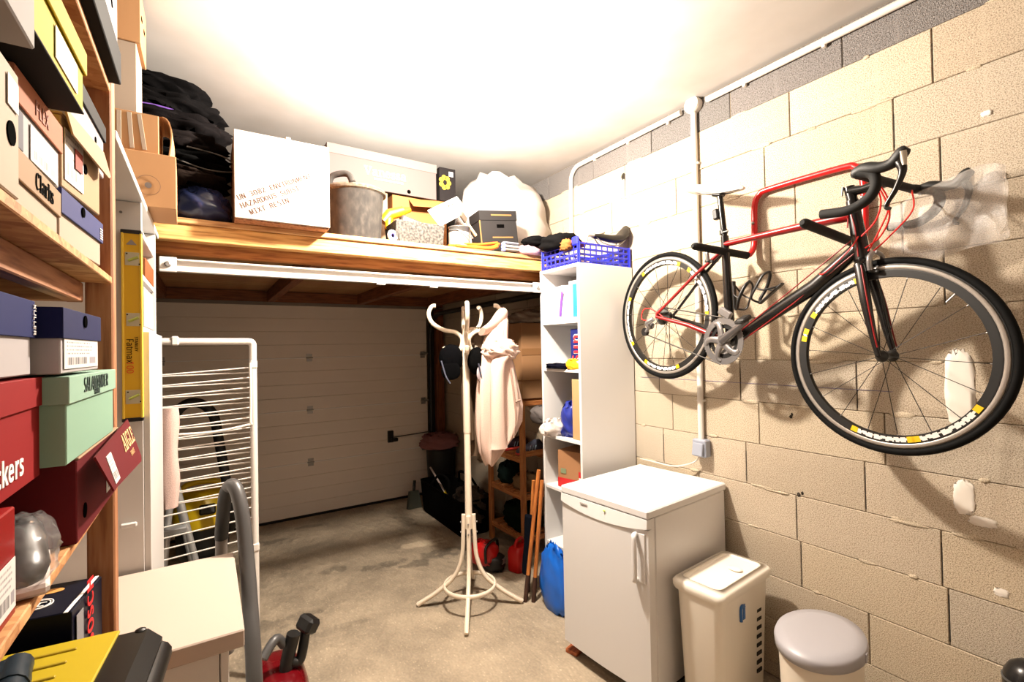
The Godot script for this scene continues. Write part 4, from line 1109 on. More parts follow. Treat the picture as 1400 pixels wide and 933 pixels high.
	for i in 13:
		var y := 1.32 - 0.42 * i / 12.0
		var ring := []
		for j in 14:
			var a := TAU * j / 14
			ring.append(Vector3(-0.137 + cos(a) * (0.036 + 0.004 * sin(i * 0.9)), y, -2.49 + sin(a) * (0.03 + 0.005 * sin(j * 2.5 + i * 0.3))))
		tw.append(ring)
	tag(obj("towel", loft_rings(S(), tw), cloth("pale_pink", Color(0.86, 0.74, 0.70))), "pale pink towel folded over the end of the drying rack", "towel")
	# step ladder leaning behind
	var ld := thing("step_ladder", "small grey aluminium step ladder standing folded behind the drying rack", "step ladder", Vector3(-0.13, 0, -3.0))
	var am := mat("ladder_alu", Color(0.66, 0.66, 0.66), 0.35, 0.6)
	for q in [[Vector3(-0.12, 0, 0.05), Vector3(-0.02, 0.86, 0.0)], [Vector3(0.17, 0, 0.05), Vector3(0.0, 0.86, 0.0)], [Vector3(-0.1, 0, -0.12), Vector3(-0.03, 0.8, -0.04)], [Vector3(0.13, 0, -0.12), Vector3(0.0, 0.8, -0.04)]]:
		obj("rail", tube(S(), q, 0.02, 4), am, ld)
	for y in [0.22, 0.45, 0.66]:
		var wdt: float = 0.27 - y * 0.26
		obj("step", bx(Vector3(0.02 - y * 0.04, y, 0.03), Vector3(wdt, 0.03, 0.09), 0.005), am, ld)
	# yellow cleaner with a looping black hose
	var ka := thing("wet_vacuum", "yellow wet and dry vacuum cleaner standing by the garage door", "vacuum cleaner", Vector3(-0.03, 0, -4.2))
	var yp := mat("vac_yellow", Color(0.86, 0.72, 0.08), 0.4)
	obj("tank", lathe(S(), [V(0.14, 0.06), V(0.165, 0.12), V(0.17, 0.30)], 28), mat("black_pl"), ka)
	obj("head", lathe(S(), [V(0.175, 0.30), V(0.185, 0.36), V(0.18, 0.42), V(0.15, 0.50), V(0.11, 0.54), V(0.05, 0.55), V(0.01, 0.55)], 28), yp, ka)
	obj("handle", tb(spline([Vector3(-0.14, 0.48, 0), Vector3(-0.1, 0.59, 0), Vector3(0.1, 0.59, 0), Vector3(0.14, 0.48, 0)], 6), 0.02, 10), yp, ka)
	obj("switch_panel", bx(Vector3(0.03, 0.44, 0.168), Vector3(0.1, 0.07, 0.03), 0.01, Vector3(-0.4, 0, 0)), mat("black_pl"), ka)
	for a in 4: obj("castor", lathe(S(), [V(0.028, 0), V(0.03, 0.03), V(0.02, 0.062)], 12, Transform3D(Basis.IDENTITY, Vector3(cos(a * TAU / 4 + 0.6) * 0.13, 0, sin(a * TAU / 4 + 0.6) * 0.13))), mat("black_pl"), ka)
	obj("hose", tb(spline([Vector3(-0.25, 0.35, 0.55), Vector3(-0.19, 1.0, 0.55), Vector3(-0.12, 1.19, 0.55), Vector3(-0.03, 1.235, 0.55), Vector3(0.06, 1.16, 0.55), Vector3(0.1, 0.95, 0.5), Vector3(0.16, 0.5, 0.4), Vector3(0.17, 0.3, 0.2), Vector3(0.12, 0.22, 0.13)], 7), 0.03, 12), mat("hose_black", Color(0.03, 0.03, 0.03), 0.6), ka)
	# bottle beside the cabinet foot
	# grey canister vacuum with red body; hose arched over the low unit
	var vc := thing("vacuum_cleaner", "dark red canister vacuum with tall arched grey hose beside the low unit", "vacuum cleaner", Vector3(0.235, 0, -2.2))
	var vr := S()
	blob(vr, Vector3(0.0, 0.14, 0.0), Vector3(0.115, 0.125, 0.19), 8, 0.0, 1.0, 2.8, 16, 28, -0.95)
	obj("body", vr, mat("vac_red", Color(0.35, 0.02, 0.05), 0.2), vc)
	obj("bumper", bx(Vector3(0, 0.05, 0.0), Vector3(0.24, 0.04, 0.39), 0.02), mat("black_pl"), vc)
	for s in [-1.0, 1.0]: obj("wheel", lathe(S(), [V(0.02, -0.012), V(0.05, -0.012), V(0.055, 0), V(0.05, 0.012), V(0.02, 0.012)], 20, Transform3D(Basis(Vector3.BACK, PI / 2), Vector3(s * 0.125, 0.055, 0.14))), mat("black_pl"), vc)
	var hp := []
	for q in [[0.19, 0.22, -2.05], [0.16, 0.33, -1.80], [0.118, 0.5, -1.64], [0.112, 0.65, -1.66], [0.11, 0.76, -1.73], [0.106, 0.884, -1.80], [0.096, 1.02, -1.86], [0.077, 1.09, -1.91], [0.055, 1.06, -1.95], [0.043, 0.95, -1.975], [0.040, 0.854, -2.0], [0.04, 0.7, -2.02], [0.06, 0.45, -2.06]]: hp.append(Vector3(q[0] - 0.235, q[1], q[2] + 2.2))
	var hs := spline(hp, 8)
	obj("hose", tb(hs.slice(0, 62), 0.0225, 14), mat("hose_grey", Color(0.27, 0.265, 0.265), 0.35), vc)
	obj("hose_end", tb(hs.slice(61, 78), 0.0215, 14), mat("black_pl"), vc)
	obj("hose_tube", tb(hs.slice(77), 0.019, 14), mat("hose_tube", Color(0.42, 0.39, 0.37), 0.35), vc)
	# floor nozzle and wand tip clipped up on its back
	var wand := mat("black_pl")
	obj("wand", tb(spline([Vector3(0.02, 0.22, 0.05), Vector3(0.035, 0.31, 0.05), Vector3(0.055, 0.40, 0.06)], 5), 0.026, 12), wand, vc)
	obj("nozzle_elbow", tb(spline([Vector3(0.035, 0.29, 0.05), Vector3(0.075, 0.275, 0.05), Vector3(0.095, 0.33, 0.04), Vector3(0.105, 0.39, 0.03)], 5), 0.02, 12), wand, vc)
	obj("nozzle_head", bx(Vector3(0.115, 0.405, 0.03), Vector3(0.065, 0.06, 0.08), 0.012, Vector3(0.2, 0.5, -0.5)), wand, vc)
	obj("hose_end", tb(spline([Vector3(-0.06, 0.36, 0.1), Vector3(-0.01, 0.40, 0.06), Vector3(0.02, 0.36, 0.05)], 5), 0.018, 12), mat("hose_grey"), vc)
	obj("trim_stripe", bx(Vector3(0.02, 0.245, 0.06), Vector3(0.07, 0.012, 0.06), 0.004, Vector3(0.3, 0.3, -0.2)), mat("zinc"), vc)

# ---------- things on the loft and on the long white board ----------
func loft_goods():
	var dy := 2.1245
	var kraft := card("kraft", Color(0.80, 0.66, 0.50))
	var tan := card("tan", Color(0.86, 0.66, 0.45))
	var ink := mat("ink")
	# cartons piled on the white board at the left
	var t := carton("carton", "brown cardboard carton with a printed ring and dot jutting off the white board", "carton", Vector2(-0.245, -1.975), Vector2(-0.078, -1.98), 2.041, 2.222, 0.235, tan, null, 0, {})
	var em := S()
	tube(em, ring_pts(Vector3(0.005, 0.07, 0.1182), 0.033, 30, Vector3.RIGHT, Vector3.UP), 0.0009, 4, false, true)
	obj("printed_ring", em, mat("print_brown", Color(0.45, 0.34, 0.26), 0.8), t)
	obj("printed_dot", lathe(S(), [V(0.0095, 0), V(0.0095, 0.001)], 18, Transform3D(Basis(Vector3.RIGHT, PI / 2), Vector3(0.005, 0.07, 0.1176))), mat("print_grey_brown", Color(0.42, 0.38, 0.36), 0.8), t)
	for z in [-0.03, 0.05]: obj("hand_slot", bx(Vector3(0.0835, 0.022, z), Vector3(0.0012, 0.014, 0.022), 0.0003), mat("dark_hole"), t)
	var oc := thing("open_carton", "open brown carton with a bowed flap standing on the ring printed carton", "carton", Vector3(-0.235, 2.2235, -2.11))
	var w := S()
	for q in [[Vector3(0, 0.002, 0), Vector3(0.21, 0.004, 0.19)], [Vector3(-0.104, 0.07, 0), Vector3(0.004, 0.14, 0.19)], [Vector3(0.104, 0.07, 0), Vector3(0.004, 0.14, 0.19)], [Vector3(0, 0.07, -0.094), Vector3(0.21, 0.14, 0.004)], [Vector3(0, 0.07, 0.094), Vector3(0.21, 0.14, 0.004)]]: box(w, q[0], q[1], 0.001)
	obj("body", w, tan, oc)
	var fl := []
	for i in 8:
		var f := i / 7.0
		var p := Vector3(0.104 + 0.035 * sin(f * 2.2), 0.14 - 0.13 * f * f + 0.012 * sin(f * PI), 0)
		fl.append([p + Vector3(0, 0, -0.09), p + Vector3(0.004, 0.001, -0.09), p + Vector3(0.004, 0.001, 0.09), p + Vector3(0, 0, 0.09)])
	obj("flap", loft_rings(S(), fl, true, false), tan, oc)
	for k in 4: obj("paper_strip", bx(Vector3(-0.03 + 0.03 * k, 0.075, 0.0975), Vector3(0.012, 0.12, 0.002), 0.0006, Vector3(0, 0, 0.06 * (k - 1))), card("cream", Color(0.90, 0.82, 0.71)), oc)
	carton("carton", "pale cream carton standing on the open brown carton near the ceiling", "carton", Vector2(-0.33, -2.035), Vector2(-0.188, -2.035), 2.365, 2.608, 0.17, card("cream", Color(0.90, 0.82, 0.71)), null, 0, {})
	t = carton("carton", "orange brown carton topmost in the pile, touching close under the ceiling", "carton", Vector2(-0.34, -2.03), Vector2(-0.176, -2.03), 2.610, 2.80, 0.19, tan, null, 0, {})
	for z in [-0.02, 0.06]: obj("hand_slot", bx(Vector3(0.0815, 0.10, z), Vector3(0.0012, 0.012, 0.03), 0.0003), mat("dark_hole"), t)
	# dark garment bags in a heap
	var g := "dark cloth bags heaped on the loft"
	var tilt := [[2.328, 0.0, 0.20, 0.032, 0.0], [2.398, 0.0, 0.205, 0.034, 0.012], [2.474, 0.0, 0.21, 0.034, -0.01], [2.55, 0.0, 0.205, 0.034, 0.01], [2.626, 0.0, 0.20, 0.034, -0.01], [2.70, 0.0, 0.19, 0.031, -0.06]]
	var names := ["dark brown cloth bag lying just above the blue refuse sack", "black cloth bag with a pale looped cord, second in the heap", "charcoal folded cloth bag in the middle of the dark heap", "charcoal folded bag with a violet cord along its edge", "black folded bag second from the top of the dark heap", "flat black bag topmost in the dark heap below the ceiling"]
	var cols := [Color(0.13, 0.1, 0.085), Color(0.03, 0.03, 0.032), Color(0.1, 0.085, 0.085), Color(0.075, 0.065, 0.068), Color(0.05, 0.045, 0.048), Color(0.04, 0.036, 0.04)]
	for i in 6:
		var q = tilt[i]
		var b := thing("cloth_bag", names[i], "bag", Vector3(-0.14 + q[4], q[0], -2.64), 0.1 * sin(i * 2.0), g)
		b.rotation.z = q[1]
		obj("body", blob(S(), Vector3.ZERO, Vector3(q[2], q[3], 0.19), i * 7 + 3, 0.32, 1.1, 2.8, 18, 40, -1.0), cloth("dark_%d" % i, cols[i]), b)
		if i == 3: obj("cord", tb(spline([Vector3(-0.22, 0.028, 0.17), Vector3(-0.05, 0.035, 0.19), Vector3(0.08, 0.02, 0.19)], 6), 0.004, 6), mat("violet", Color(0.42, 0.28, 0.62), 0.6), b)
		if i == 1: obj("cord", tb(spline([Vector3(0.0, -0.02, 0.19), Vector3(0.12, -0.045, 0.185), Vector3(0.235, -0.01, 0.12), Vector3(0.2, 0.035, 0.15), Vector3(0.05, 0.04, 0.185)], 6), 0.0035, 6), mat("cord_grey", Color(0.3, 0.28, 0.26), 0.8), b)
	bag("refuse_sack", "dark blue shiny refuse sack squeezed between carton and white crate", "sack", mat("sack_blue", Color(0.12, 0.15, 0.27), 0.22), Vector3(-0.005, dy, -2.555), Vector3(0.10, 0.085, 0.11), 12, 0.3, 1.8, 2.4)
	# white plywood crate
	var cr := thing("plywood_crate", "white painted plywood crate with stencilled orange lettering hanging over the beam", "crate", Vector3(0.305, dy, -2.545))
	var side := wood("crate_side", Color(0.74, 0.52, 0.36), 1)
	obj("body", bc(Vector3(-0.194, 0, -0.18), Vector3(0.194, 0.388, 0.175), 0.002), side, cr)
	obj("front_board", bc(Vector3(-0.196, 0.006, 0.1755), Vector3(0.196, 0.39, 0.186), 0.002), texd("crate_white", Color(0.64, 0.61, 0.58), 0.7, noise("paper", 0.03, 4, Color.WHITE, Color.WHITE), Vector3(3, 3, 3)), cr)
	obj("lid_catch", bx(Vector3(0.02, 0.396, 0.17), Vector3(0.022, 0.014, 0.02), 0.003), mat("white_pvc"), cr)
	var st := mat("stencil", Color(0.26, 0.10, 0.02), 0.9)
	text(cr, "UN 3082 ENVIRONMENT", 0.022, Vector3(-0.035, 0.165, 0.1865), Vector3(0, 0, 0.46), st, "Droid Sans Mono", true)
	text(cr, "HAZARDOUS SUBST", 0.022, Vector3(-0.055, 0.115, 0.1865), Vector3(0, 0, 0.46), st, "Droid Sans Mono", true)
	text(cr, "MIXT RESIN", 0.022, Vector3(-0.06, 0.072, 0.1865), Vector3(0, 0, 0.46), st, "Droid Sans Mono", true)
	# mason's bucket
	var bu := thing("mason_bucket", "dusty black rubber bucket crusted with mortar beside the white crate", "bucket", Vector3(0.692, dy, -2.635))
	var dust := texd("bucket_dusty", Color(0.27, 0.255, 0.24), 0.9, noise("dust", 0.02, 4, Color(0.35, 0.34, 0.34), Color(1, 0.97, 0.93), 0, false, 6.0, 512, Color(0.62, 0.6, 0.58)), Vector3(2.5, 1.2, 2.5))
	obj("body", lathe(S(), [V(0.130, 0), V(0.150, 0.262), V(0.155, 0.266), V(0.158, 0.275), V(0.155, 0.284), V(0.146, 0.284), V(0.143, 0.27), V(0.124, 0.02)], 32), dust, bu)
	obj("rim", lathe(S(), [V(0.15, 0.262), V(0.163, 0.268), V(0.166, 0.278), V(0.160, 0.288), V(0.15, 0.286)], 32, Transform3D.IDENTITY, Vector2.ONE, false), texd("rim_crust", Color(0.5, 0.46, 0.4), 0.95, noise("dust", 0.02, 4, Color.WHITE, Color.WHITE), Vector3(4, 4, 4)), bu)
	obj("grip", tb(spline([Vector3(-0.15, 0.28, 0.05), Vector3(-0.13, 0.33, 0.07), Vector3(-0.07, 0.335, 0.12), Vector3(-0.05, 0.285, 0.15)], 6), 0.016, 10), dust, bu)
	# cartons behind, the long grey box on top of them
	carton("carton", "kraft carton standing behind the black bucket", "carton", Vector2(0.56, -2.83), Vector2(0.94, -2.83), dy, 2.498, 0.32, kraft, null, 0, {})
	var o2 := carton("carton", "open kraft carton with drooping flap under the long grey box", "carton", Vector2(0.96, -2.81), Vector2(1.33, -2.83), dy, 2.49, 0.32, card("kraft_orange", Color(0.7, 0.46, 0.25)), null, 0, {})
	obj("flap", bx(Vector3(0.05, 0.335, 0.20), Vector3(0.26, 0.003, 0.10), 0.001, Vector3(0.7, 0, 0.1)), card("kraft_orange"), o2)
	t = carton("boot_box", "long flat grey boot box with white script lying across two kraft cartons", "box", Vector2(0.585, -2.80), Vector2(1.255, -2.815), 2.501, 2.725, 0.30, card("taupe", Color(0.44, 0.39, 0.37)), card("taupe_lid", Color(0.50, 0.45, 0.42)), 0.055, {"hole": [0.22, 0.022, 0.012]})
	text(t, "Vanessa", 0.05, Vector3(0.0, 0.105, 0.1508), Vector3.ZERO, mat("ink_white"), "Droid Serif")
	obj("white_band", bx(Vector3(0.02, 0.065, 0.151), Vector3(0.18, 0.008, 0.001), 0.0003), mat("ink_white"), t)
	t = carton("flower_box", "small dark box with a yellow flower print at the end of the grey box", "box", Vector2(1.268, -2.80), Vector2(1.385, -2.80), 2.498, 2.715, 0.25, card("aubergine", Color(0.07, 0.05, 0.055)), null, 0, {"sticker": [0.2, 0.18, 0.03, 0.03]})
	var fw := S()
	for k in 7:
		var a := TAU * k / 7
		lathe(fw, [V(0.016, 0), V(0.016, 0.0012)], 12, Transform3D(Basis(Vector3.RIGHT, PI / 2), Vector3(-0.02 + cos(a) * 0.028, 0.12 + sin(a) * 0.033, 0.1245)))
	obj("flower_petals", fw, mat("petal", Color(0.62, 0.5, 0.06), 0.7), t)
	obj("flower_heart", lathe(S(), [V(0.014, 0), V(0.014, 0.0016)], 14, Transform3D(Basis(Vector3.RIGHT, PI / 2), Vector3(-0.02, 0.12, 0.1248))), card("aubergine"), t)
	# yellow drill, paint trough, white board, paint can, tape
	var dr := thing("cordless_drill", "yellow cordless drill with dark chuck lying in the paint trough", "drill", Vector3(0.95, 2.245, -2.66))
	obj("motor_housing", tube(S(), [Vector3(-0.10, 0.03, 0), Vector3(-0.06, 0.075, 0), Vector3(0.02, 0.105, 0)], [0.026, 0.032, 0.03], 12), mat("drill_yellow", Color(0.72, 0.45, 0.04), 0.4), dr)
	obj("grip", tube(S(), [Vector3(-0.06, 0.07, 0), Vector3(-0.075, -0.02, 0.02)], [0.024, 0.02], 10), mat("drill_yellow"), dr)
	obj("chuck", tube(S(), [Vector3(0.02, 0.105, 0), Vector3(0.065, 0.12, 0)], [0.024, 0.014], 12), mat("drill_yellow"), dr)
	obj("battery", bx(Vector3(0.05, 0.03, 0.03), Vector3(0.12, 0.055, 0.06), 0.008, Vector3(0, 0, -0.25)), mat("battery_grey", Color(0.22, 0.21, 0.21), 0.5), dr)
	var tr := thing("paint_trough", "black plastic trough caked with white paint at the loft edge", "trough", Vector3(1.0, dy, -2.555))
	var tm := texd("trough_paint", Color(0.36, 0.345, 0.33), 0.8, noise("splash", 0.03, 4, Color(0.06, 0.06, 0.06), Color(1, 1, 1), 0, false, 6.0, 512, Color(0.7, 0.69, 0.67)), Vector3(3.5, 3.5, 3.5))
	for q in [[Vector3(0, 0.004, 0), Vector3(0.22, 0.008, 0.14), 0.0, 0.0], [Vector3(0, 0.06, 0.082), Vector3(0.28, 0.12, 0.007), 0.2, 0.0], [Vector3(0, 0.06, -0.082), Vector3(0.28, 0.12, 0.007), -0.2, 0.0], [Vector3(-0.125, 0.06, 0), Vector3(0.007, 0.12, 0.17), 0.0, 0.2], [Vector3(0.125, 0.06, 0), Vector3(0.007, 0.12, 0.17), 0.0, -0.2]]:
		obj("side" if q[1].y > 0.05 else "bottom", bx(q[0], q[1], 0.002, Vector3(q[2], 0, q[3])), tm if q[1].y > 0.05 and q[2] >= 0.0 else mat("black_pl"), tr)
	var wb := thing("propped_board", "white sheet of board propped slantwise over the paint trough and can", "panel", Vector3(1.215, 2.36, -2.56), 0.0)
	obj("sheet", bx(Vector3.ZERO, Vector3(0.27, 0.115, 0.008), 0.002, Vector3(-0.35, 0.1, 0.56)), mat("panel_white", Color(0.7, 0.68, 0.66), 0.6), wb)
	for k in 2: obj("sheet_mark", bx(Vector3(0.0 + k * 0.02, 0.03 + k * 0.01, 0.006), Vector3(0.012, 0.006, 0.006), 0.001, Vector3(-0.35, 0.1, 0.56)), mat("ink"), wb)
	var pc := thing("paint_can", "small metal paint can with wire handle beside the dark archive box", "can", Vector3(1.262, dy, -2.52))
	obj("can", lathe(S(), [V(0.062, 0), V(0.064, 0.003), V(0.062, 0.006), V(0.062, 0.125), V(0.065, 0.128), V(0.065, 0.133), V(0.058, 0.133), V(0.057, 0.125)], 28), mat("can_steel", Color(0.4, 0.39, 0.38), 0.3, 0.7), pc)
	obj("can_label", lathe(S(), [V(0.0626, 0.02), V(0.0628, 0.05), V(0.0628, 0.09), V(0.0626, 0.10)], 28, Transform3D.IDENTITY, Vector2.ONE, false), mat("can_label", Color(0.5, 0.48, 0.46), 0.5), pc)
	obj("wire_handle", tb(spline([Vector3(-0.063, 0.115, 0.0), Vector3(-0.03, 0.10, 0.07), Vector3(0.05, 0.06, 0.075), Vector3(0.063, 0.115, 0)], 6), 0.0025, 6), mat("zinc"), pc)
	var br := thing("paint_brush", "paint brush lying across the top of the metal paint can", "brush", Vector3(1.31, 2.265, -2.5), 0.5)
	obj("handle", tube(S(), [Vector3(-0.02, 0.03, 0), Vector3(0.08, -0.035, 0.0)], [0.008, 0.011], 8), mat("brush_wood", Color(0.8, 0.7, 0.55), 0.6), br)
	obj("bristles", bx(Vector3(-0.045, 0.046, 0), Vector3(0.06, 0.04, 0.016), 0.004, Vector3(0, 0, -0.58)), mat("bristle", Color(0.3, 0.25, 0.2), 0.9), br)
	var tp := thing("tape_roll", "small roll of white and blue tape at the loft edge below the drill", "tape", Vector3(0.845, dy, -2.478), 0.3)
	obj("roll", tube(S(), ring_pts(Vector3(0, 0.032, 0), 0.022, 24, Vector3.RIGHT, Vector3.UP), 0.010, 6, false, true), mat("tape_white", Color(0.85, 0.83, 0.85), 0.4), tp)
	obj("core", tube(S(), ring_pts(Vector3(0, 0.032, 0.001), 0.0125, 20, Vector3.RIGHT, Vector3.UP), 0.0035, 5, false, true), mat("tape_blue", Color(0.3, 0.3, 0.75), 0.4), tp)
	# archive box
	t = carton("archive_box", "dark grey archive box with lid and handle slot in front of the white sack", "box", Vector2(1.425, -2.53), Vector2(1.675, -2.50), dy + 0.0, 2.385, 0.17, card("slate_dark", Color(0.15, 0.14, 0.135)), card("slate_lid", Color(0.14, 0.13, 0.125)), 0.06, {})
	t.rotation.z = 0.085
	t.position.y += 0.012
	obj("hand_slot", bx(Vector3(0.01, 0.165, 0.0835), Vector3(0.05, 0.022, 0.003), 0.001), mat("dark_hole"), t)
	obj("lower_slot", bx(Vector3(0.03, 0.028, 0.0835), Vector3(0.045, 0.01, 0.003), 0.001), mat("slot_tan", Color(0.6, 0.48, 0.3), 0.7), t)
	var gold := mat("ink_goldbrown", Color(0.42, 0.30, 0.14), 0.7)
	for y in [0.232, 0.095]: obj("print_line", bx(Vector3(0.02, y, 0.0885 if y > 0.2 else 0.0838), Vector3(0.14, 0.009, 0.0012), 0.0003), gold, t)
	obj("edge_tape", bx(Vector3(-0.126, 0.10, 0.082), Vector3(0.008, 0.20, 0.008), 0.002), gold, t)
	# big white plastic sack
	var ws := bag("white_sack", "big knotted white plastic sack bulging in the loft corner by the block wall", "sack", mat("sack_white", Color(0.68, 0.65, 0.63), 0.4), Vector3(1.80, dy, -2.90), Vector3(0.33, 0.345, 0.20), 31, 0.22, 1.6, 2.2)
	ws.rotation.z = 0.0
	# soft things along the edge
	var or2 := S()
	for q in [[Vector3(1.16, 0.004, -2.46), Vector3(1.28, 0.02, -2.48), Vector3(1.42, 0.018, -2.46), Vector3(1.50, 0.05, -2.47)], [Vector3(1.2, 0.006, -2.45), Vector3(1.33, 0.008, -2.455), Vector3(1.43, 0.012, -2.45), Vector3(1.48, 0.03, -2.455)], [Vector3(1.26, 0.028, -2.475), Vector3(1.36, 0.034, -2.48), Vector3(1.49, 0.056, -2.475)]]:
		var pp := []
		for p in q: pp.append(p + Vector3(0, dy, 0.01))
		tube(or2, spline(pp, 6), 0.009, 7)
	tag(obj("orange_hose", or2, mat("orange_soft", Color(0.75, 0.33, 0.05), 0.5)), "short orange hose coiled along the loft edge under the archive box", "hose")
	var rl := thing("grey_mat_roll", "rolled grey and white striped mat at the loft edge", "roll", Vector3(1.575, dy, -2.455))
	for k in 3: obj("mat_layer", tube(S(), [Vector3(-0.05, 0.018 + 0.02 * k, 0), Vector3(0.05, 0.018 + 0.02 * k, 0.0)], 0.0105, 10, true, false, Vector2(2.4, 0.9)), mat("mat_%d" % k, [Color(0.5, 0.48, 0.46), Color(0.7, 0.68, 0.66), Color(0.42, 0.42, 0.46)][k], 0.8), rl)
	obj("blue_tab", bx(Vector3(-0.055, 0.03, 0.012), Vector3(0.022, 0.05, 0.02), 0.004), mat("tab_blue", Color(0.4, 0.45, 0.85), 0.5), rl)
	bag("folded_cloth", "folded pale pink and white cloth lying at the loft edge by the bookcase", "cloth", cloth("pale_rose", Color(0.86, 0.70, 0.72)), Vector3(1.715, dy, -2.46), Vector3(0.08, 0.03, 0.05), 41, 0.3)
	bag("holdall", "flat black holdall with pink piping lying below the white sack", "bag", cloth("holdall_black", Color(0.045, 0.042, 0.045)), Vector3(1.78, dy + 0.058, -2.44), Vector3(0.10, 0.03, 0.07), 43, 0.3)

# ---------- coat stand ----------
func coat_stand():
	var cream := mat("stand_cream", Color(0.88, 0.82, 0.74), 0.4)
	var t := thing("coat_stand", "cream painted bentwood coat stand with curled hooks in the middle of the floor", "coat stand", Vector3(1.325, 0, -2.586), 0.06)
	obj("pole", tube(S(), [Vector3(0, 0.46, 0), Vector3(0, 0.60, 0), Vector3(0, 1.04, 0)], [0.021, 0.021, 0.019], 16), cream, t)
	obj("pole", tube(S(), [Vector3(0, 1.035, 0), Vector3(0, 1.045, 0), Vector3(0, 1.5, 0), Vector3(0, 1.69, 0)], [0.021, 0.023, 0.021, 0.018], 16), cream, t)
	for k in 4:
		var a := TAU * k / 4 + 0.0
		var d := Vector3(-0.57, 0, 0.82).normalized().rotated(Vector3.UP, a)
		var pts := [d * 0.03 + Vector3(0, 0.545, 0), d * 0.034 + Vector3(0, 0.42, 0), d * 0.045 + Vector3(0, 0.29, 0), d * 0.09 + Vector3(0, 0.18, 0), d * 0.19 + Vector3(0, 0.09, 0), d * 0.315 + Vector3(0, 0.014, 0)]
		obj("leg", tube(S(), spline(pts, 5), 0.0145, 4, true, false, Vector2(1.1, 1.1), d), cream, t)
		for y in [0.5, 0.44]: obj("bolt", lathe(S(), [V(0.005, 0), V(0.005, 0.003), V(0.002, 0.004)], 10, Transform3D(Basis(Vector3.UP.cross(d), d, -Vector3.UP), d * 0.047 + Vector3(0, y, 0))), mat("zinc"), t)
	obj("ring", tube(S(), ring_pts(Vector3(0, 0.125, 0), 0.152, 48), 0.0105, 8, false, true, Vector2(0.8, 1.3)), cream, t)
	for a in [0.0, PI / 2, PI * 0.82, PI, PI * 1.5]:
		var d := Vector3(-0.455, 0, 0.89).normalized().rotated(Vector3.UP, a)
		var p := [d * 0.13 + Vector3(0, 1.56, 0), d * 0.115 + Vector3(0, 1.528, 0), d * 0.07 + Vector3(0, 1.515, 0), d * 0.03 + Vector3(0, 1.545, 0), d * 0.022 + Vector3(0, 1.605, 0), d * 0.06 + Vector3(0, 1.645, 0), d * 0.13 + Vector3(0, 1.66, 0), d * 0.195 + Vector3(0, 1.70, 0), d * 0.218 + Vector3(0, 1.755, 0), d * 0.20 + Vector3(0, 1.80, 0), d * 0.175 + Vector3(0, 1.806, 0)]
		obj("hook", tube(S(), spline(p, 5), 0.0125, 10), cream, t)
	# beige jacket on the right hook
	var j := thing("beige_jacket", "beige hooded jacket hanging from the right hook of the coat stand", "jacket", Vector3(1.50, 0.8, -2.50))
	var jm := cloth("jacket_beige", Color(0.90, 0.78, 0.72))
	var body := []
	# height, centre x, half width, half depth
	for q in [[0.985, 0.035, 0.012, 0.012], [0.965, 0.03, 0.03, 0.025], [0.9, 0.02, 0.052, 0.04], [0.8, -0.01, 0.078, 0.052], [0.71, -0.02, 0.098, 0.058], [0.64, -0.012, 0.112, 0.062], [0.5, 0.0, 0.13, 0.066], [0.38, 0.01, 0.143, 0.07], [0.28, 0.004, 0.138, 0.072], [0.2, -0.02, 0.112, 0.07], [0.14, -0.045, 0.08, 0.066], [0.09, -0.065, 0.045, 0.055], [0.05, -0.075, 0.018, 0.035]]:
		var ring := []
		for k in 48:
			var a := TAU * k / 48
			var s: float = smoothstep(0.95, 0.5, q[0])
			var fold := 1.0 + 0.17 * s * sin(a * 7 + q[0] * 2.5) + 0.05 * sin(a * 13 - q[0] * 6.0)
			ring.append(Vector3(q[1] + cos(a) * q[2] * fold, q[0] + 0.012 * sin(a * 3), sin(a) * q[3] * fold))
		body.append(ring)
	obj("body", loft_rings(S(), body), jm, j)
	var slv := []
	for q in [[0.70, 0.0, 0.05, 0.06], [0.66, -0.04, 0.045, 0.075], [0.6, -0.055, 0.042, 0.08], [0.4, -0.062, 0.045, 0.085], [0.2, -0.058, 0.05, 0.085], [0.16, -0.055, 0.053, 0.085], [0.155, -0.055, 0.056, 0.085]]:
		var ring := []
		for k in 20:
			var a := TAU * k / 20
			ring.append(Vector3(q[1] + cos(a) * q[2] * (1 + 0.07 * sin(a * 4 + q[0] * 9)), q[0], q[3] + sin(a) * 0.035))
		slv.append(ring)
	obj("sleeve", loft_rings(S(), slv), jm, j)
	obj("gathered_collar", blob(S(), Vector3(0.0, 0.735, 0.035), Vector3(0.105, 0.06, 0.06), 4, 0.35, 1.3, 2.2, 18, 34, -1.0), jm, j)
	var hood := []
	for i in 9:
		var f := i / 8.0
		var c := Vector3(0.04, 0.955, 0.0).lerp(Vector3(-0.125, 0.845, 0.03), f)
		var r := lerpf(0.05, 0.02, f) * (1.0 if i > 0 else 0.4)
		var ring := []
		for k in 16:
			var a := TAU * k / 16
			ring.append(c + Vector3(cos(a) * r * 0.8, sin(a) * r * 1.2 - 0.02 * sin(PI * f), sin(a + 0.6) * r * 0.9))
		hood.append(ring)
	obj("hood", loft_rings(S(), hood), jm, j)
	obj("seam", tube(S(), spline([Vector3(0.05, 0.62, 0.062), Vector3(0.065, 0.48, 0.068), Vector3(0.075, 0.34, 0.07), Vector3(0.06, 0.2, 0.066)], 5), 0.006, 5), cloth("jacket_seam", Color(0.68, 0.57, 0.51)), j)
	obj("pocket_flap", bx(Vector3(0.1, 0.42, 0.058), Vector3(0.06, 0.012, 0.02), 0.004, Vector3(0, 0.5, 0.05)), cloth("jacket_seam"), j)
	# brown coat behind
	var b := thing("brown_coat", "long brown coat hanging behind the pole of the coat stand", "coat", Vector3(1.445, 0.9, -2.70))
	var br := []
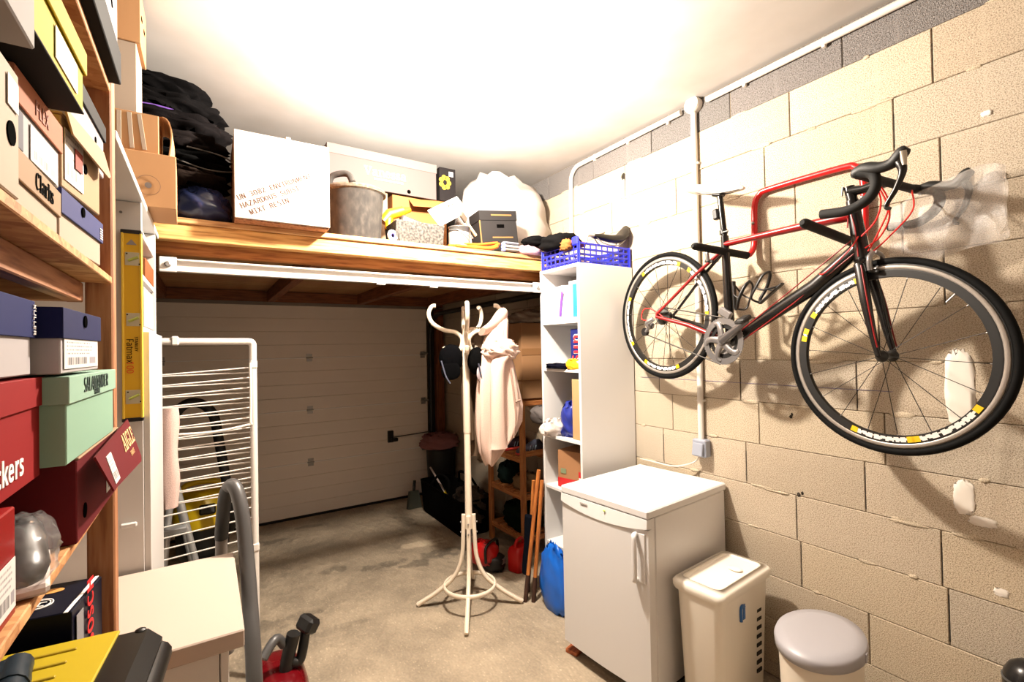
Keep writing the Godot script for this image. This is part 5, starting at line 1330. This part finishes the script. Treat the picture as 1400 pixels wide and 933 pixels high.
	for q in [[0.78, 0.03], [0.72, 0.06], [0.55, 0.075], [0.3, 0.085], [0.05, 0.085], [-0.03, 0.07]]:
		var ring := []
		for k in 24:
			var a := TAU * k / 24
			ring.append(Vector3(cos(a) * q[1] * (1 + 0.12 * sin(a * 5)), q[0], sin(a) * 0.05 * (1 + 0.12 * cos(a * 6))))
		br.append(ring)
	obj("body", loft_rings(S(), br), cloth("coat_brown", Color(0.42, 0.34, 0.27)), b)
	obj("sleeve", tb(spline([Vector3(-0.05, 0.68, 0.03), Vector3(-0.085, 0.4, 0.05), Vector3(-0.075, 0.08, 0.05)], 6), 0.036, 12), cloth("coat_brown"), b)
	# caps on the lower hooks
	for q in [["cap", "black cap with pale grey visor hung low on the right of the coat stand", Vector3(1.372, 1.395, -2.53), Color(0.02, 0.02, 0.022), Color(0.72, 0.66, 0.68), 1.0], ["cap", "dark navy cap with a strap hung low on the left of the coat stand", Vector3(1.245, 1.415, -2.625), Color(0.02, 0.02, 0.027), Color(0.018, 0.018, 0.022), -1.0]]:
		var c := thing(q[0], q[1], "cap", q[2], 0.5 * q[5], "caps on the coat stand")
		obj("crown", blob(S(), Vector3(0, 0.075, 0), Vector3(0.07, 0.08, 0.045), 5, 0.08, 1.5, 2.2, 12, 22, -1.0), cloth("cap_%d" % int(q[5]), q[3]), c)
		var vs := []
		for i in 7:
			var f := i / 6.0
			var ring := []
			for k in 12:
				var a := PI * k / 11.0
				ring.append(Vector3(cos(a) * 0.062 * (1 - 0.25 * f * f), 0.02 - 0.065 * f * sin(a) - 0.012 * f, 0.035 + 0.012 * sin(a) - 0.004 * i / 6.0))
			vs.append(ring)
		obj("visor", blob(S(), Vector3(0, -0.0, 0.035), Vector3(0.058, 0.055, 0.012), 6, 0.0, 1.0, 2.2, 12, 22, -1.0), cloth("visor_%d" % int(q[5]), q[4]), c)
		obj("strap", tb(spline([Vector3(-0.055, 0.06, 0.045), Vector3(-0.03, -0.03, 0.05), Vector3(-0.005, -0.075, 0.045)], 6), 0.005, 6), mat("strap_grey", Color(0.25, 0.26, 0.32), 0.6), c)

# ---------- bookcase, fridge, bins ----------
func right_corner():
	var lam := mat("white_lac")
	var bcse := thing("white_bookcase", "tall narrow white bookcase standing against the block wall behind the fridge", "bookcase", Vector3(1.98, 0, -2.232))
	var hx := 0.213
	for z in [-0.185, 0.167]: obj("side_panel", bc(Vector3(-hx, 0, z), Vector3(hx, 2.02, z + 0.018), 0.0015), lam, bcse)
	obj("back_panel", bc(Vector3(hx - 0.006, 0, -0.166), Vector3(hx - 0.001, 2.0, 0.166), 0.0), lam, bcse)
	for y in [2.002, 1.682, 1.397, 0.99, 0.68, 0.335, 0.05]: obj("shelf", bc(Vector3(-hx + 0.002, y - 0.001, -0.1665), Vector3(hx - 0.007, y + 0.017, 0.1665), 0.0015), lam, bcse)
	var px := 1.78
	var p := thing("white_pack", "bulky white plastic pack with violet print on the upper bookcase shelf", "pack", Vector3(1.90, 1.7, -2.285))
	obj("body", blob(S(), Vector3(0, 0.108, 0), Vector3(0.115, 0.108, 0.085), 3, 0.05, 1.5, 5.0, 14, 28, -1.0), mat("pack_white", Color(0.9, 0.87, 0.87), 0.3), p)
	obj("violet_print", bx(Vector3(-0.117, 0.1, 0.055), Vector3(0.003, 0.15, 0.02), 0.001, Vector3(0.15, 0, 0)), mat("pack_violet", Color(0.4, 0.25, 0.62), 0.4), p)
	var wb := carton("white_box", "white and teal box with a photo print on the upper bookcase shelf", "box", Vector2(1.80, -2.16), Vector2(1.80, -2.05), 1.699, 1.93, 0.25, card("white", Color(0.88, 0.86, 0.84)), null, 0, {})
	wb.rotation.y = -PI / 2
	wb.position = Vector3(1.925, 1.699, -2.128)
	obj("teal_print", bx(Vector3(0.018, 0.115, 0.1255), Vector3(0.06, 0.19, 0.001), 0.0003), mat("teal_print", Color(0.15, 0.45, 0.68), 0.4), wb)
	obj("dark_print", bx(Vector3(0.04, 0.09, 0.1262), Vector3(0.02, 0.1, 0.001), 0.0003), mat("dark_violet", Color(0.2, 0.12, 0.4), 0.4), wb)
	var sb := thing("detergent_box", "dark blue box with large red and white lettering on the second bookcase shelf", "box", Vector3(1.905, 1.4145, -2.125))
	obj("body", bc(Vector3(-0.10, 0, -0.052), Vector3(0.10, 0.235, 0.052), 0.003), card("royal", Color(0.13, 0.16, 0.45)), sb)
	text(sb, "Sun", 0.075, Vector3(-0.1012, 0.12, 0.0), Vector3(0, -PI / 2, PI / 2), mat("ink_white"), "Droid Sans", true)
	text(sb, "Sun", 0.07, Vector3(-0.102, 0.12, 0.0), Vector3(0, -PI / 2, PI / 2), mat("sun_red", Color(0.85, 0.15, 0.18), 0.5), "Droid Sans", true)
	bag("dark_cloth", "crumpled navy cloth spilling over the edge of the second bookcase shelf", "cloth", cloth("navy_cloth", Color(0.05, 0.05, 0.1)), Vector3(1.785, 1.4145, -2.265), Vector3(0.03, 0.016, 0.09), 51, 0.5, 2.5)
	bag("yellow_packet", "yellow and white snack style packet at the near end of the second bookcase shelf", "packet", mat("packet_yellow", Color(0.88, 0.66, 0.12), 0.35), Vector3(1.784, 1.4145, -2.125), Vector3(0.018, 0.03, 0.055), 52, 0.4, 2.5)
	tag(obj("kraft_panel_box", bc(Vector3(1.79, 1.008, -2.155), Vector3(2.1, 1.355, -2.072), 0.002), card("kraft_light", Color(0.86, 0.70, 0.48))), "tall kraft box standing on the third bookcase shelf", "box")
	bag("blue_bag", "crumpled royal blue plastic bag on the third bookcase shelf", "bag", mat("bag_blue", Color(0.13, 0.18, 0.52), 0.35), Vector3(1.86, 1.0075, -2.225), Vector3(0.07, 0.11, 0.055), 53, 0.35, 2.2)
	bag("white_cloth", "white crumpled cloth hanging out of the third bookcase shelf", "cloth", cloth("white_cloth", Color(0.90, 0.86, 0.83)), Vector3(1.80, 1.0075, -2.33), Vector3(0.085, 0.05, 0.05), 54, 0.35, 2.2)
	var rc := carton("red_carton", "brown carton with red base band on the fourth bookcase shelf", "carton", Vector2(1.78, -2.335), Vector2(1.78, -2.105), 0.698, 0.92, 0.26, card("tan2", Color(0.76, 0.56, 0.38)), null, 0, {})
	rc.rotation.y = -PI / 2 + 0.25
	rc.position = Vector3(1.95, 0.698, -2.232)
	obj("red_band", bx(Vector3(0, 0.03, 0.1308), Vector3(0.226, 0.055, 0.001), 0.0003), mat("carton_red", Color(0.72, 0.12, 0.13), 0.6), rc)
	obj("red_tag", bx(Vector3(0.07, 0.09, 0.131), Vector3(0.06, 0.04, 0.001), 0.0003), mat("carton_red"), rc)
	obj("white_tag", bx(Vector3(0.07, 0.045, 0.1314), Vector3(0.055, 0.06, 0.001), 0.0003), mat("ink_white"), rc)
	obj("green_tag", bx(Vector3(-0.07, 0.10, 0.131), Vector3(0.04, 0.03, 0.001), 0.0003), mat("tag_green", Color(0.45, 0.5, 0.38), 0.6), rc)
	bag("blue_sack", "bright blue plastic sack hanging from the low bookcase shelf beside the fridge", "sack", mat("sack_azure", Color(0.06, 0.38, 0.78), 0.35), Vector3(1.712, 0.002, -2.25), Vector3(0.04, 0.195, 0.11), 55, 0.3, 1.8, 2.3)
	# blue crate on the bookcase with cycling bits in it
	var c := thing("blue_crate", "blue plastic lattice crate full of cycling gear on top of the bookcase", "crate", Vector3(1.98, 2.0215, -2.228))
	var bm := mat("crate_blue", Color(0.13, 0.16, 0.72), 0.35)
	obj("bottom", bc(Vector3(-0.2, 0, -0.17), Vector3(0.2, 0.008, 0.17), 0.002), bm, c)
	for s in [-1.0, 1.0]:
		for y in [0.018, 0.05, 0.08, 0.112]:
			obj("slat", bx(Vector3(s * 0.2, y, 0), Vector3(0.007, 0.012, 0.35), 0.001), bm, c)
			obj("slat", bx(Vector3(0, y, s * 0.17), Vector3(0.4, 0.012, 0.007), 0.001), bm, c)
		for k in 9:
			obj("rib", bx(Vector3(s * 0.2, 0.06, -0.17 + 0.0425 * k), Vector3(0.006, 0.118, 0.007 if k % 8 else 0.022), 0.001), bm, c)
		for k in 10:
			obj("rib", bx(Vector3(-0.2 + 0.0444 * k, 0.06, s * 0.17), Vector3(0.007 if k % 9 else 0.022, 0.118, 0.006), 0.001), bm, c)
	obj("corner_grip", bx(Vector3(-0.205, 0.125, 0.15), Vector3(0.022, 0.05, 0.05), 0.006), bm, c)
	bag("cycling_bag", "black soft bag with pink band drooping over the corner of the blue crate", "bag", cloth("bag_black", Color(0.05, 0.048, 0.05)), Vector3(1.81, 2.13, -2.27), Vector3(0.09, 0.05, 0.12), 61, 0.25, 1.8)
	bag("pink_cloth_strip", "pink cloth strip lying on the gear in the blue crate", "cloth", cloth("pink", Color(0.88, 0.45, 0.5)), Vector3(1.93, 2.165, -2.27), Vector3(0.07, 0.018, 0.05), 62, 0.2)
	bag("brown_glove", "brown glove poking out at the corner of the blue crate", "glove", cloth("glove", Color(0.55, 0.36, 0.2)), Vector3(1.765, 2.105, -2.14), Vector3(0.03, 0.03, 0.035), 63, 0.5, 3.0)
	var sd := thing("old_saddle", "spare black bicycle saddle with raised tail resting on the blue crate", "saddle", Vector3(2.07, 2.165, -2.09), 0.0)
	var rings := []
	for q in [[-0.15, 0.03, 0.02, 0.012], [-0.1, 0.03, 0.026, 0.018], [-0.02, 0.026, 0.034, 0.022], [0.05, 0.03, 0.055, 0.026], [0.09, 0.055, 0.06, 0.035], [0.115, 0.09, 0.035, 0.03], [0.125, 0.105, 0.016, 0.012]]:
		var ring := []
		for k in 16:
			var a := TAU * k / 16
			ring.append(Vector3(q[0], q[1] + sin(a) * q[3], cos(a) * q[2]))
		rings.append(ring)
	obj("shell", loft_rings(S(), rings), mat("saddle_black", Color(0.05, 0.042, 0.042), 0.45), sd)
	for s in [-1.0, 1.0]: obj("rail", tb(spline([Vector3(-0.13, 0.02, s * 0.01), Vector3(-0.08, -0.012, s * 0.02), Vector3(0.03, -0.014, s * 0.022), Vector3(0.09, 0.03, s * 0.03)], 5), 0.0035, 6), mat("zinc"), sd)
	obj("white_clip", tb(spline([Vector3(-0.22, -0.02, 0.02), Vector3(-0.21, 0.02, 0.02), Vector3(-0.15, 0.03, 0.01), Vector3(-0.06, 0.06, 0.0)], 5), 0.008, 8), mat("white_pvc"), sd)
	# fridge
	var ap := mat("appliance")
	var f := thing("small_fridge", "white under counter fridge with grip handle standing against the block wall", "fridge", Vector3(1.85, 0.022, -1.682), deg_to_rad(5.3))
	obj("cabinet", bc(Vector3(-0.27, 0.03, -0.258), Vector3(0.31, 0.79, 0.258), 0.006), ap, f)
	obj("top", bc(Vector3(-0.325, 0.79, -0.262), Vector3(0.318, 0.826, 0.262), 0.006), ap, f)
	# door: gently bowed face
	var dr := []
	for k in 9:
		var z := lerpf(-0.258, 0.258, k / 8.0)
		var bow := 0.012 * (1.0 - pow(z / 0.258, 2.0))
		dr.append([Vector3(-0.276, 0.05, z), Vector3(-0.318 - bow, 0.052, z), Vector3(-0.318 - bow, 0.742, z), Vector3(-0.276, 0.744, z)])
	obj("door", loft_rings(S(), dr, true, false), ap, f)
	var fas := []
	for k in 13:
		var z := lerpf(-0.258, 0.258, k / 12.0)
		var yy := 0.75 - 0.028 * (1.0 - pow(z / 0.258, 2.0))
		fas.append([Vector3(-0.276, yy - 0.01, z), Vector3(-0.334 + 0.006 * pow(z / 0.258, 2.0), yy, z), Vector3(-0.325, 0.788, z), Vector3(-0.276, 0.788, z)])
	obj("control_band", loft_rings(S(), fas, true, false), ap, f)
	obj("indicator", bx(Vector3(-0.332, 0.772, 0.03), Vector3(0.004, 0.006, 0.012), 0.001), mat("led_green", Color(0.7, 0.8, 0.3), 0.4), f)
	obj("badge", bx(Vector3(-0.331, 0.772, -0.1), Vector3(0.003, 0.008, 0.045), 0.001), mat("badge_grey", Color(0.65, 0.63, 0.62), 0.4), f)
	obj("handle", tb(spline([Vector3(-0.322, 0.715, 0.20), Vector3(-0.345, 0.715, 0.205), Vector3(-0.352, 0.69, 0.21), Vector3(-0.352, 0.55, 0.21), Vector3(-0.345, 0.525, 0.205), Vector3(-0.322, 0.525, 0.20)], 5), 0.011, 10), ap, f)
	obj("handle_plate", bx(Vector3(-0.3215, 0.62, 0.222), Vector3(0.008, 0.21, 0.045), 0.004), ap, f)
	obj("door_gasket", bc(Vector3(-0.277, 0.055, -0.25), Vector3(-0.269, 0.74, 0.25), 0.0), mat("gasket", Color(0.45, 0.43, 0.41), 0.8), f)
	obj("plinth", bc(Vector3(-0.25, 0.0, -0.24), Vector3(0.29, 0.03, 0.24), 0.003), mat("plinth_dark", Color(0.12, 0.11, 0.1), 0.8), f)
	tag(obj("wood_wedge", bx(Vector3(0, 0.0105, 0), Vector3(0.10, 0.021, 0.07), 0.003), wood("wedge", Color(0.70, 0.40, 0.22), 0), self, Vector3(1.575, 0.0, -1.90), Vector3(0, 0.3, 0)), "small reddish wooden wedge under the front corner of the fridge", "wedge")
	# laundry bin
	var lb := thing("laundry_bin", "slim cream plastic laundry bin with lid standing beside the fridge", "bin", Vector3(1.885, 0, -1.275), deg_to_rad(5.0))
	var cp := mat("bin_cream", Color(0.90, 0.87, 0.82), 0.35)
	var rr := []
	for q in [[0.0, 0.178, 0.085], [0.01, 0.182, 0.088], [0.5, 0.203, 0.102], [0.515, 0.206, 0.105]]:
		rr.append(round_rect(q[1], q[2], 0.035, q[0]))
	obj("body", loft_rings(S(), rr), cp, lb)
	var lid := []
	for q in [[0.515, 0.212, 0.112], [0.53, 0.217, 0.117], [0.545, 0.217, 0.117], [0.555, 0.21, 0.11], [0.562, 0.185, 0.088], [0.556, 0.17, 0.075]]:
		lid.append(round_rect(q[1], q[2], 0.03, q[0]))
	obj("lid", loft_rings(S(), lid), cp, lb)
	obj("lid_thumb", blob(S(), Vector3(0.05, 0.562, 0.03), Vector3(0.02, 0.006, 0.03), 2, 0.0), cp, lb)
	for k in 9: obj("vent_slot", bx(Vector3(0.115, 0.13 + 0.037 * k, 0.098 + 0.00027 * (0.13 + 0.037 * k) * 37.0 - 0.0055), Vector3(0.042, 0.017, 0.006), 0.004, Vector3(0.02, 0, -0.06)), mat("slot_dark", Color(0.10, 0.08, 0.06), 0.9), lb)
	var lg := S()
	box(lg, Vector3(-0.02, 0.43, 0.1015), Vector3(0.018, 0.062, 0.002), 0.0005)
	tube(lg, spline([Vector3(-0.048, 0.40, 0.1018), Vector3(-0.05, 0.45, 0.1018), Vector3(-0.04, 0.46, 0.1018), Vector3(-0.022, 0.455, 0.1018)], 5), 0.008, 5)
	obj("blue_emblem", lg, mat("emblem_blue", Color(0.1, 0.35, 0.6), 0.4), lb)
	# oval bin
	var ob := thing("oval_bin", "oval cream waste bin with a light grey lid next to the laundry bin", "bin", Vector3(1.875, 0, -0.88), deg_to_rad(8.0))
	obj("body", lathe(S(), [V(0.15, 0), V(0.157, 0.01), V(0.178, 0.46), V(0.176, 0.465)], 36, Transform3D.IDENTITY, Vector2(1.0, 0.72)), mat("oval_cream", Color(0.86, 0.82, 0.76), 0.4), ob)
	obj("lid", lathe(S(), [V(0.181, 0.44), V(0.192, 0.445), V(0.194, 0.472), V(0.188, 0.484), V(0.14, 0.492), V(0.06, 0.494), V(0.001, 0.494)], 40, Transform3D.IDENTITY, Vector2(1.0, 0.72)), mat("lid_grey", Color(0.62, 0.61, 0.63), 0.4), ob)
	obj("lid_notch", bx(Vector3(0.0, 0.462, 0.1395), Vector3(0.02, 0.03, 0.004), 0.002), mat("lid_grey"), ob)
	# dark flask at the right margin
	var fk := thing("dark_cylinder", "dark grey metal cylinder with domed top at the right edge by the wall", "cylinder", Vector3(2.14, 0.0, -0.40))
	obj("body", lathe(S(), [V(0.06, 0), V(0.062, 0.01), V(0.062, 0.47), V(0.058, 0.50), V(0.045, 0.525), V(0.025, 0.54), V(0.001, 0.545)], 28), mat("flask_grey", Color(0.14, 0.135, 0.135), 0.25, 0.3), fk)
	obj("band", lathe(S(), [V(0.0635, 0.478), V(0.0635, 0.484)], 28), mat("dull_steel"), fk)

func round_rect(hx: float, hz: float, r: float, y: float, per := 5) -> Array:
	var o := []
	var sx := [1.0, -1.0, -1.0, 1.0]
	var sz := [1.0, 1.0, -1.0, -1.0]
	for c in 4:
		for k in per:
			var a: float = PI / 2 * (float(k) / (per - 1) + c)
			o.append(Vector3(sx[c] * (hx - r) + cos(a) * r, y, sz[c] * (hz - r) + sin(a) * r))
	return o

# ---------- far right corner under the loft ----------
func back_corner():
	var pine := wood("rack_pine", Color(0.72, 0.48, 0.27), 1)
	var pine2 := wood("rack_pine", Color(0.72, 0.48, 0.27), 2)
	var pine0 := wood("rack_pine", Color(0.72, 0.48, 0.27), 0)
	var t := thing("pine_rack", "open pine shelf rack along the wall behind the white bookcase", "rack", Vector3(2.06, 0, -3.15))
	for x in [-0.115, 0.115]:
		for z in [-0.235, 0.235]: obj("post", bx(Vector3(x, 0.578, z), Vector3(0.032, 1.156, 0.04), 0.003), pine, t)
	for y in [0.13, 0.44, 0.71, 1.13]:
		for x in [-0.115, 0.115]: obj("rail", bx(Vector3(x, y, 0), Vector3(0.018, 0.035, 0.43), 0.002), pine2, t)
		for z in [-0.235, 0.235]: obj("end_rail", bx(Vector3(0, y + (0.05 if y == 0.71 else 0.0), z), Vector3(0.2, 0.035, 0.02), 0.002), pine0, t)
		for k in 4: obj("slat", bx(Vector3(0, y + 0.023, -0.165 + 0.11 * k), Vector3(0.245, 0.01, 0.085), 0.002), pine0, t)
	var kr := card("carton_a", Color(0.74, 0.56, 0.38))
	var c := carton("carton", "flat kraft carton on top of the pine rack under a larger one", "carton", Vector2(1.945, -2.905), Vector2(2.185, -2.905), 1.165, 1.30, 0.44, card("carton_b", Color(0.78, 0.60, 0.42)), null, 0, {})
	c = carton("carton", "large kraft carton with taped seam topmost on the pine rack", "carton", Vector2(1.935, -2.89), Vector2(2.19, -2.89), 1.302, 1.725, 0.46, kr, null, 0, {})
	obj("tape", bx(Vector3(0, 0.21, 0.2302), Vector3(0.255, 0.05, 0.001), 0.0003), card("tape_brown", Color(0.66, 0.48, 0.3)), c)
	bag("plastic_film", "crumpled clear plastic film on the large kraft carton", "plastic film", mat("film_grey", Color(0.55, 0.5, 0.46), 0.25), Vector3(2.07, 1.727, -3.0), Vector3(0.11, 0.05, 0.1), 71, 0.5, 2.6)
	bag("grey_fleece", "grey fleece cloth folded on the upper shelf of the pine rack", "cloth", cloth("fleece", Color(0.46, 0.43, 0.42)), Vector3(2.06, 1.0, -2.76), Vector3(0.11, 0.07, 0.1), 72, 0.2)
	for q in [["pale grey running shoe with coral sole on the pine rack", Vector3(2.06, 0.74, -2.99), Color(0.35, 0.36, 0.42), 0.0], ["dark running shoe with red sole on the pine rack behind the post", Vector3(2.06, 0.74, -3.2), Color(0.2, 0.14, 0.17), 0.0]]:
		var sh := thing("running_shoe", q[0], "shoe", q[1], -PI / 2, "running shoes on the pine rack")
		var rings := []
		for k in [[-0.12, 0.045, 0.032, 0.03], [-0.10, 0.055, 0.036, 0.045], [-0.05, 0.055, 0.037, 0.045], [0.0, 0.047, 0.038, 0.036], [0.06, 0.038, 0.042, 0.026], [0.10, 0.033, 0.038, 0.02], [0.125, 0.028, 0.02, 0.012]]:
			var ring := []
			for j in 14:
				var a := TAU * j / 14
				ring.append(Vector3(cos(a) * k[2], k[1] + sin(a) * k[3], k[0] * 0.9))
			rings.append(ring)
		obj("upper", loft_rings(S(), rings), cloth("shoe_%d" % used["running_shoe"], q[2]), sh)
		obj("sole", bx(Vector3(0, 0.011, 0), Vector3(0.078, 0.022, 0.22), 0.01), mat("coral_sole", Color(0.85, 0.28, 0.25), 0.6), sh)
		for s in [-1.0, 1.0]:
			for k in 3: obj("stripe", tube(S(), [Vector3(s * 0.041, 0.03, -0.02 + 0.025 * k), Vector3(s * 0.036, 0.065, -0.035 + 0.025 * k)], 0.003, 5), mat("stripe_pale", Color(0.6, 0.7, 0.75), 0.5), sh)
	bag("green_cloth", "dark green folded cloth on the middle shelf of the pine rack", "cloth", cloth("bottle_green", Color(0.08, 0.13, 0.12)), Vector3(2.06, 0.47, -3.265), Vector3(0.09, 0.085, 0.085), 73, 0.3)
	bag("tan_cloth", "tan folded sacking on the middle shelf of the pine rack", "cloth", cloth("sacking", Color(0.5, 0.4, 0.29)), Vector3(2.06, 0.47, -3.03), Vector3(0.09, 0.06, 0.1), 74, 0.3)
	bag("dark_green_bag", "dark green bag on the lowest shelf of the pine rack", "bag", cloth("forest", Color(0.06, 0.1, 0.06)), Vector3(2.06, 0.16, -3.1), Vector3(0.105, 0.1, 0.16), 75, 0.3)
	# red fuel can
	var jc := thing("fuel_can", "red plastic fuel can standing in front of the pine rack", "fuel can", Vector3(1.83, 0, -2.81), 0.35)
	var rp := mat("can_red", Color(0.72, 0.04, 0.03), 0.4)
	var rr := []
	for q in [[0.0, 0.07, 0.05], [0.01, 0.076, 0.056], [0.13, 0.076, 0.056], [0.155, 0.068, 0.05], [0.165, 0.05, 0.036]]: rr.append(round_rect(q[1], q[2], 0.028, q[0]))
	obj("body", loft_rings(S(), rr), rp, jc)
	obj("grip", tb(spline([Vector3(-0.045, 0.155, 0), Vector3(-0.03, 0.2, 0), Vector3(0.03, 0.205, 0), Vector3(0.05, 0.16, 0)], 5), 0.011, 8), rp, jc)
	obj("spout_cap", lathe(S(), [V(0.018, 0), V(0.018, 0.03), V(0.012, 0.034)], 16, Transform3D(Basis.IDENTITY, Vector3(0.055, 0.152, 0.0))), rp, jc)
	# red and black chainsaw
	var cs := thing("chainsaw", "red and black chainsaw lying on the floor behind the coat stand", "chainsaw", Vector3(1.625, 0, -2.95), 0.5)
	obj("motor_housing", blob(S(), Vector3(0, 0.115, 0), Vector3(0.075, 0.08, 0.1), 4, 0.12, 1.5, 2.8, 14, 22, -1.0), mat("saw_red", Color(0.68, 0.05, 0.05), 0.35), cs)
	obj("engine_block", blob(S(), Vector3(0.02, 0.055, 0.07), Vector3(0.065, 0.055, 0.075), 5, 0.3, 2.5, 2.4, 12, 20, -1.0), mat("black_pl"), cs)
	obj("front_handle", tb(spline([Vector3(-0.07, 0.08, 0.06), Vector3(-0.08, 0.19, 0.07), Vector3(0.06, 0.2, 0.07), Vector3(0.085, 0.09, 0.06)], 5), 0.01, 8), mat("black_pl"), cs)
	obj("muffler", bx(Vector3(0.03, 0.07, 0.135), Vector3(0.05, 0.04, 0.03), 0.006), mat("zinc"), cs)
	# folded deck chair of slim poles leaning on the bookcase
	var dc := thing("folded_deck_chair", "folded deck chair of slim wooden poles and navy canvas leaning on the bookcase", "deck chair", Vector3(1.72, 0, -2.46))
	for q in [[Vector3(-0.10, 0.0, 0.03), Vector3(0.02, 0.78, 0.03)], [Vector3(-0.06, 0.0, 0.06), Vector3(0.025, 0.72, 0.055)], [Vector3(-0.02, 0.0, -0.06), Vector3(0.022, 0.70, -0.03)]]:
		obj("pole", tube(S(), q, 0.0125, 10), wood("pole_pine", Color(0.74, 0.46, 0.2), 1), dc)
		obj("pole_foot", tube(S(), [q[0], q[0].lerp(q[1], 0.2)], 0.0138, 10), mat("foot_brown", Color(0.22, 0.12, 0.07), 0.6), dc)
	var cv := []
	for i in 8:
		var f := i / 7.0
		var ring := []
		for k in 12:
			var a := TAU * k / 12
			ring.append(Vector3(-0.055 + 0.03 * f + cos(a) * 0.022, 0.14 + 0.35 * f, -0.02 + sin(a) * 0.035 * (1 + 0.15 * sin(f * 9))))
		cv.append(ring)
	obj("canvas", loft_rings(S(), cv), cloth("canvas_navy", Color(0.04, 0.055, 0.09)), dc)
	# black tote, black bin, pink cloth, brush
	var tt := thing("black_tote", "long black soft tool tote on the floor beside the garage door", "tote", Vector3(1.87, 0, -3.92))
	var ft := []
	for q in [[0.0, 0.13, 0.40], [0.02, 0.14, 0.42], [0.26, 0.15, 0.45], [0.30, 0.155, 0.45], [0.30, 0.145, 0.44], [0.10, 0.13, 0.42]]: ft.append(round_rect(q[1], q[2], 0.04, q[0]))
	obj("body", loft_rings(S(), ft), cloth("tote_black", Color(0.03, 0.028, 0.027)), tt)
	for x in [-0.15, 0.15]: obj("strap", tb(spline([Vector3(x, 0.28, -0.2), Vector3(x * 0.7, 0.4, -0.1), Vector3(x * 0.7, 0.4, 0.1), Vector3(x, 0.28, 0.2)], 6), 0.012, 6), cloth("tote_black"), tt)
	bag("tool_bundle", "brown and grey tools bundled inside the black tote", "tools", texd("bundle", Color(0.3, 0.24, 0.19), 0.9, noise("dust", 0.02, 4, Color.WHITE, Color.WHITE), Vector3(4, 4, 4)), Vector3(1.87, 0.11, -3.62), Vector3(0.11, 0.13, 0.13), 81, 0.5, 3.0)
	var lvl := thing("paint_stick", "slim stick with yellow and white ends poking out of the black tote", "stick", Vector3(1.83, 0.305, -4.0))
	obj("shaft", tb([Vector3(0, -0.1, 0.02), Vector3(-0.02, 0.10, -0.32)], 0.009, 8), mat("stick_white", Color(0.75, 0.68, 0.65), 0.5), lvl)
	obj("yellow_end", tb([Vector3(0.002, -0.12, 0.053), Vector3(-0.002, -0.06, -0.05)], 0.011, 8), mat("yellow_pl"), lvl)
	var kb := thing("black_bin", "upright black bin bag filled container against the wall under the pink cloth", "bin", Vector3(2.03, 0, -4.56))
	obj("body", lathe(S(), [V(0.125, 0), V(0.13, 0.02), V(0.15, 0.52), V(0.155, 0.53)], 26), mat("bin_black", Color(0.03, 0.029, 0.028), 0.5), kb)
	bag("pink_cloth", "dusty pink cloth heaped on the black bin in the far corner", "cloth", cloth("dusty_pink", Color(0.62, 0.42, 0.42)), Vector3(2.02, 0.532, -4.56), Vector3(0.165, 0.075, 0.17), 82, 0.35, 2.0)
	var gb := thing("green_pouch", "small bright green pouch hanging on the wall above the black tote", "pouch", Vector3(2.16, 0.56, -3.92))
	obj("pouch", blob(S(), Vector3(0, 0.05, 0), Vector3(0.035, 0.06, 0.06), 9, 0.2), mat("pouch_green", Color(0.3, 0.62, 0.22), 0.5), gb)
	obj("hang_cord", tb([Vector3(0.0, 0.1, 0), Vector3(0.035, 0.16, 0)], 0.003, 5), mat("black_pl"), gb)
	var br := thing("hand_brush", "grey green dustpan standing by the foot of the garage door", "dustpan", Vector3(1.69, 0, -4.45))
	obj("pan", prism(S(), [V(-0.07, 0.0), V(0.07, 0.0), V(0.05, 0.16), V(-0.04, 0.16)], 0.05, Transform3D(Basis(Vector3.RIGHT, -0.12), Vector3(0, 0.002, 0))), mat("pan_green", Color(0.22, 0.23, 0.19), 0.6), br)
	obj("grip", tb([Vector3(0.005, 0.15, -0.02), Vector3(0.02, 0.26, -0.03)], 0.014, 8), mat("black_pl"), br)
	# timber stud by the door jamb
	tag(obj("timber_post", bc(Vector3(2.075, 0.0, -4.80), Vector3(2.165, 1.97, -4.74), 0.003), wood("stud", Color(0.50, 0.28, 0.14), 1)), "rough brown timber post beside the garage door track", "post")
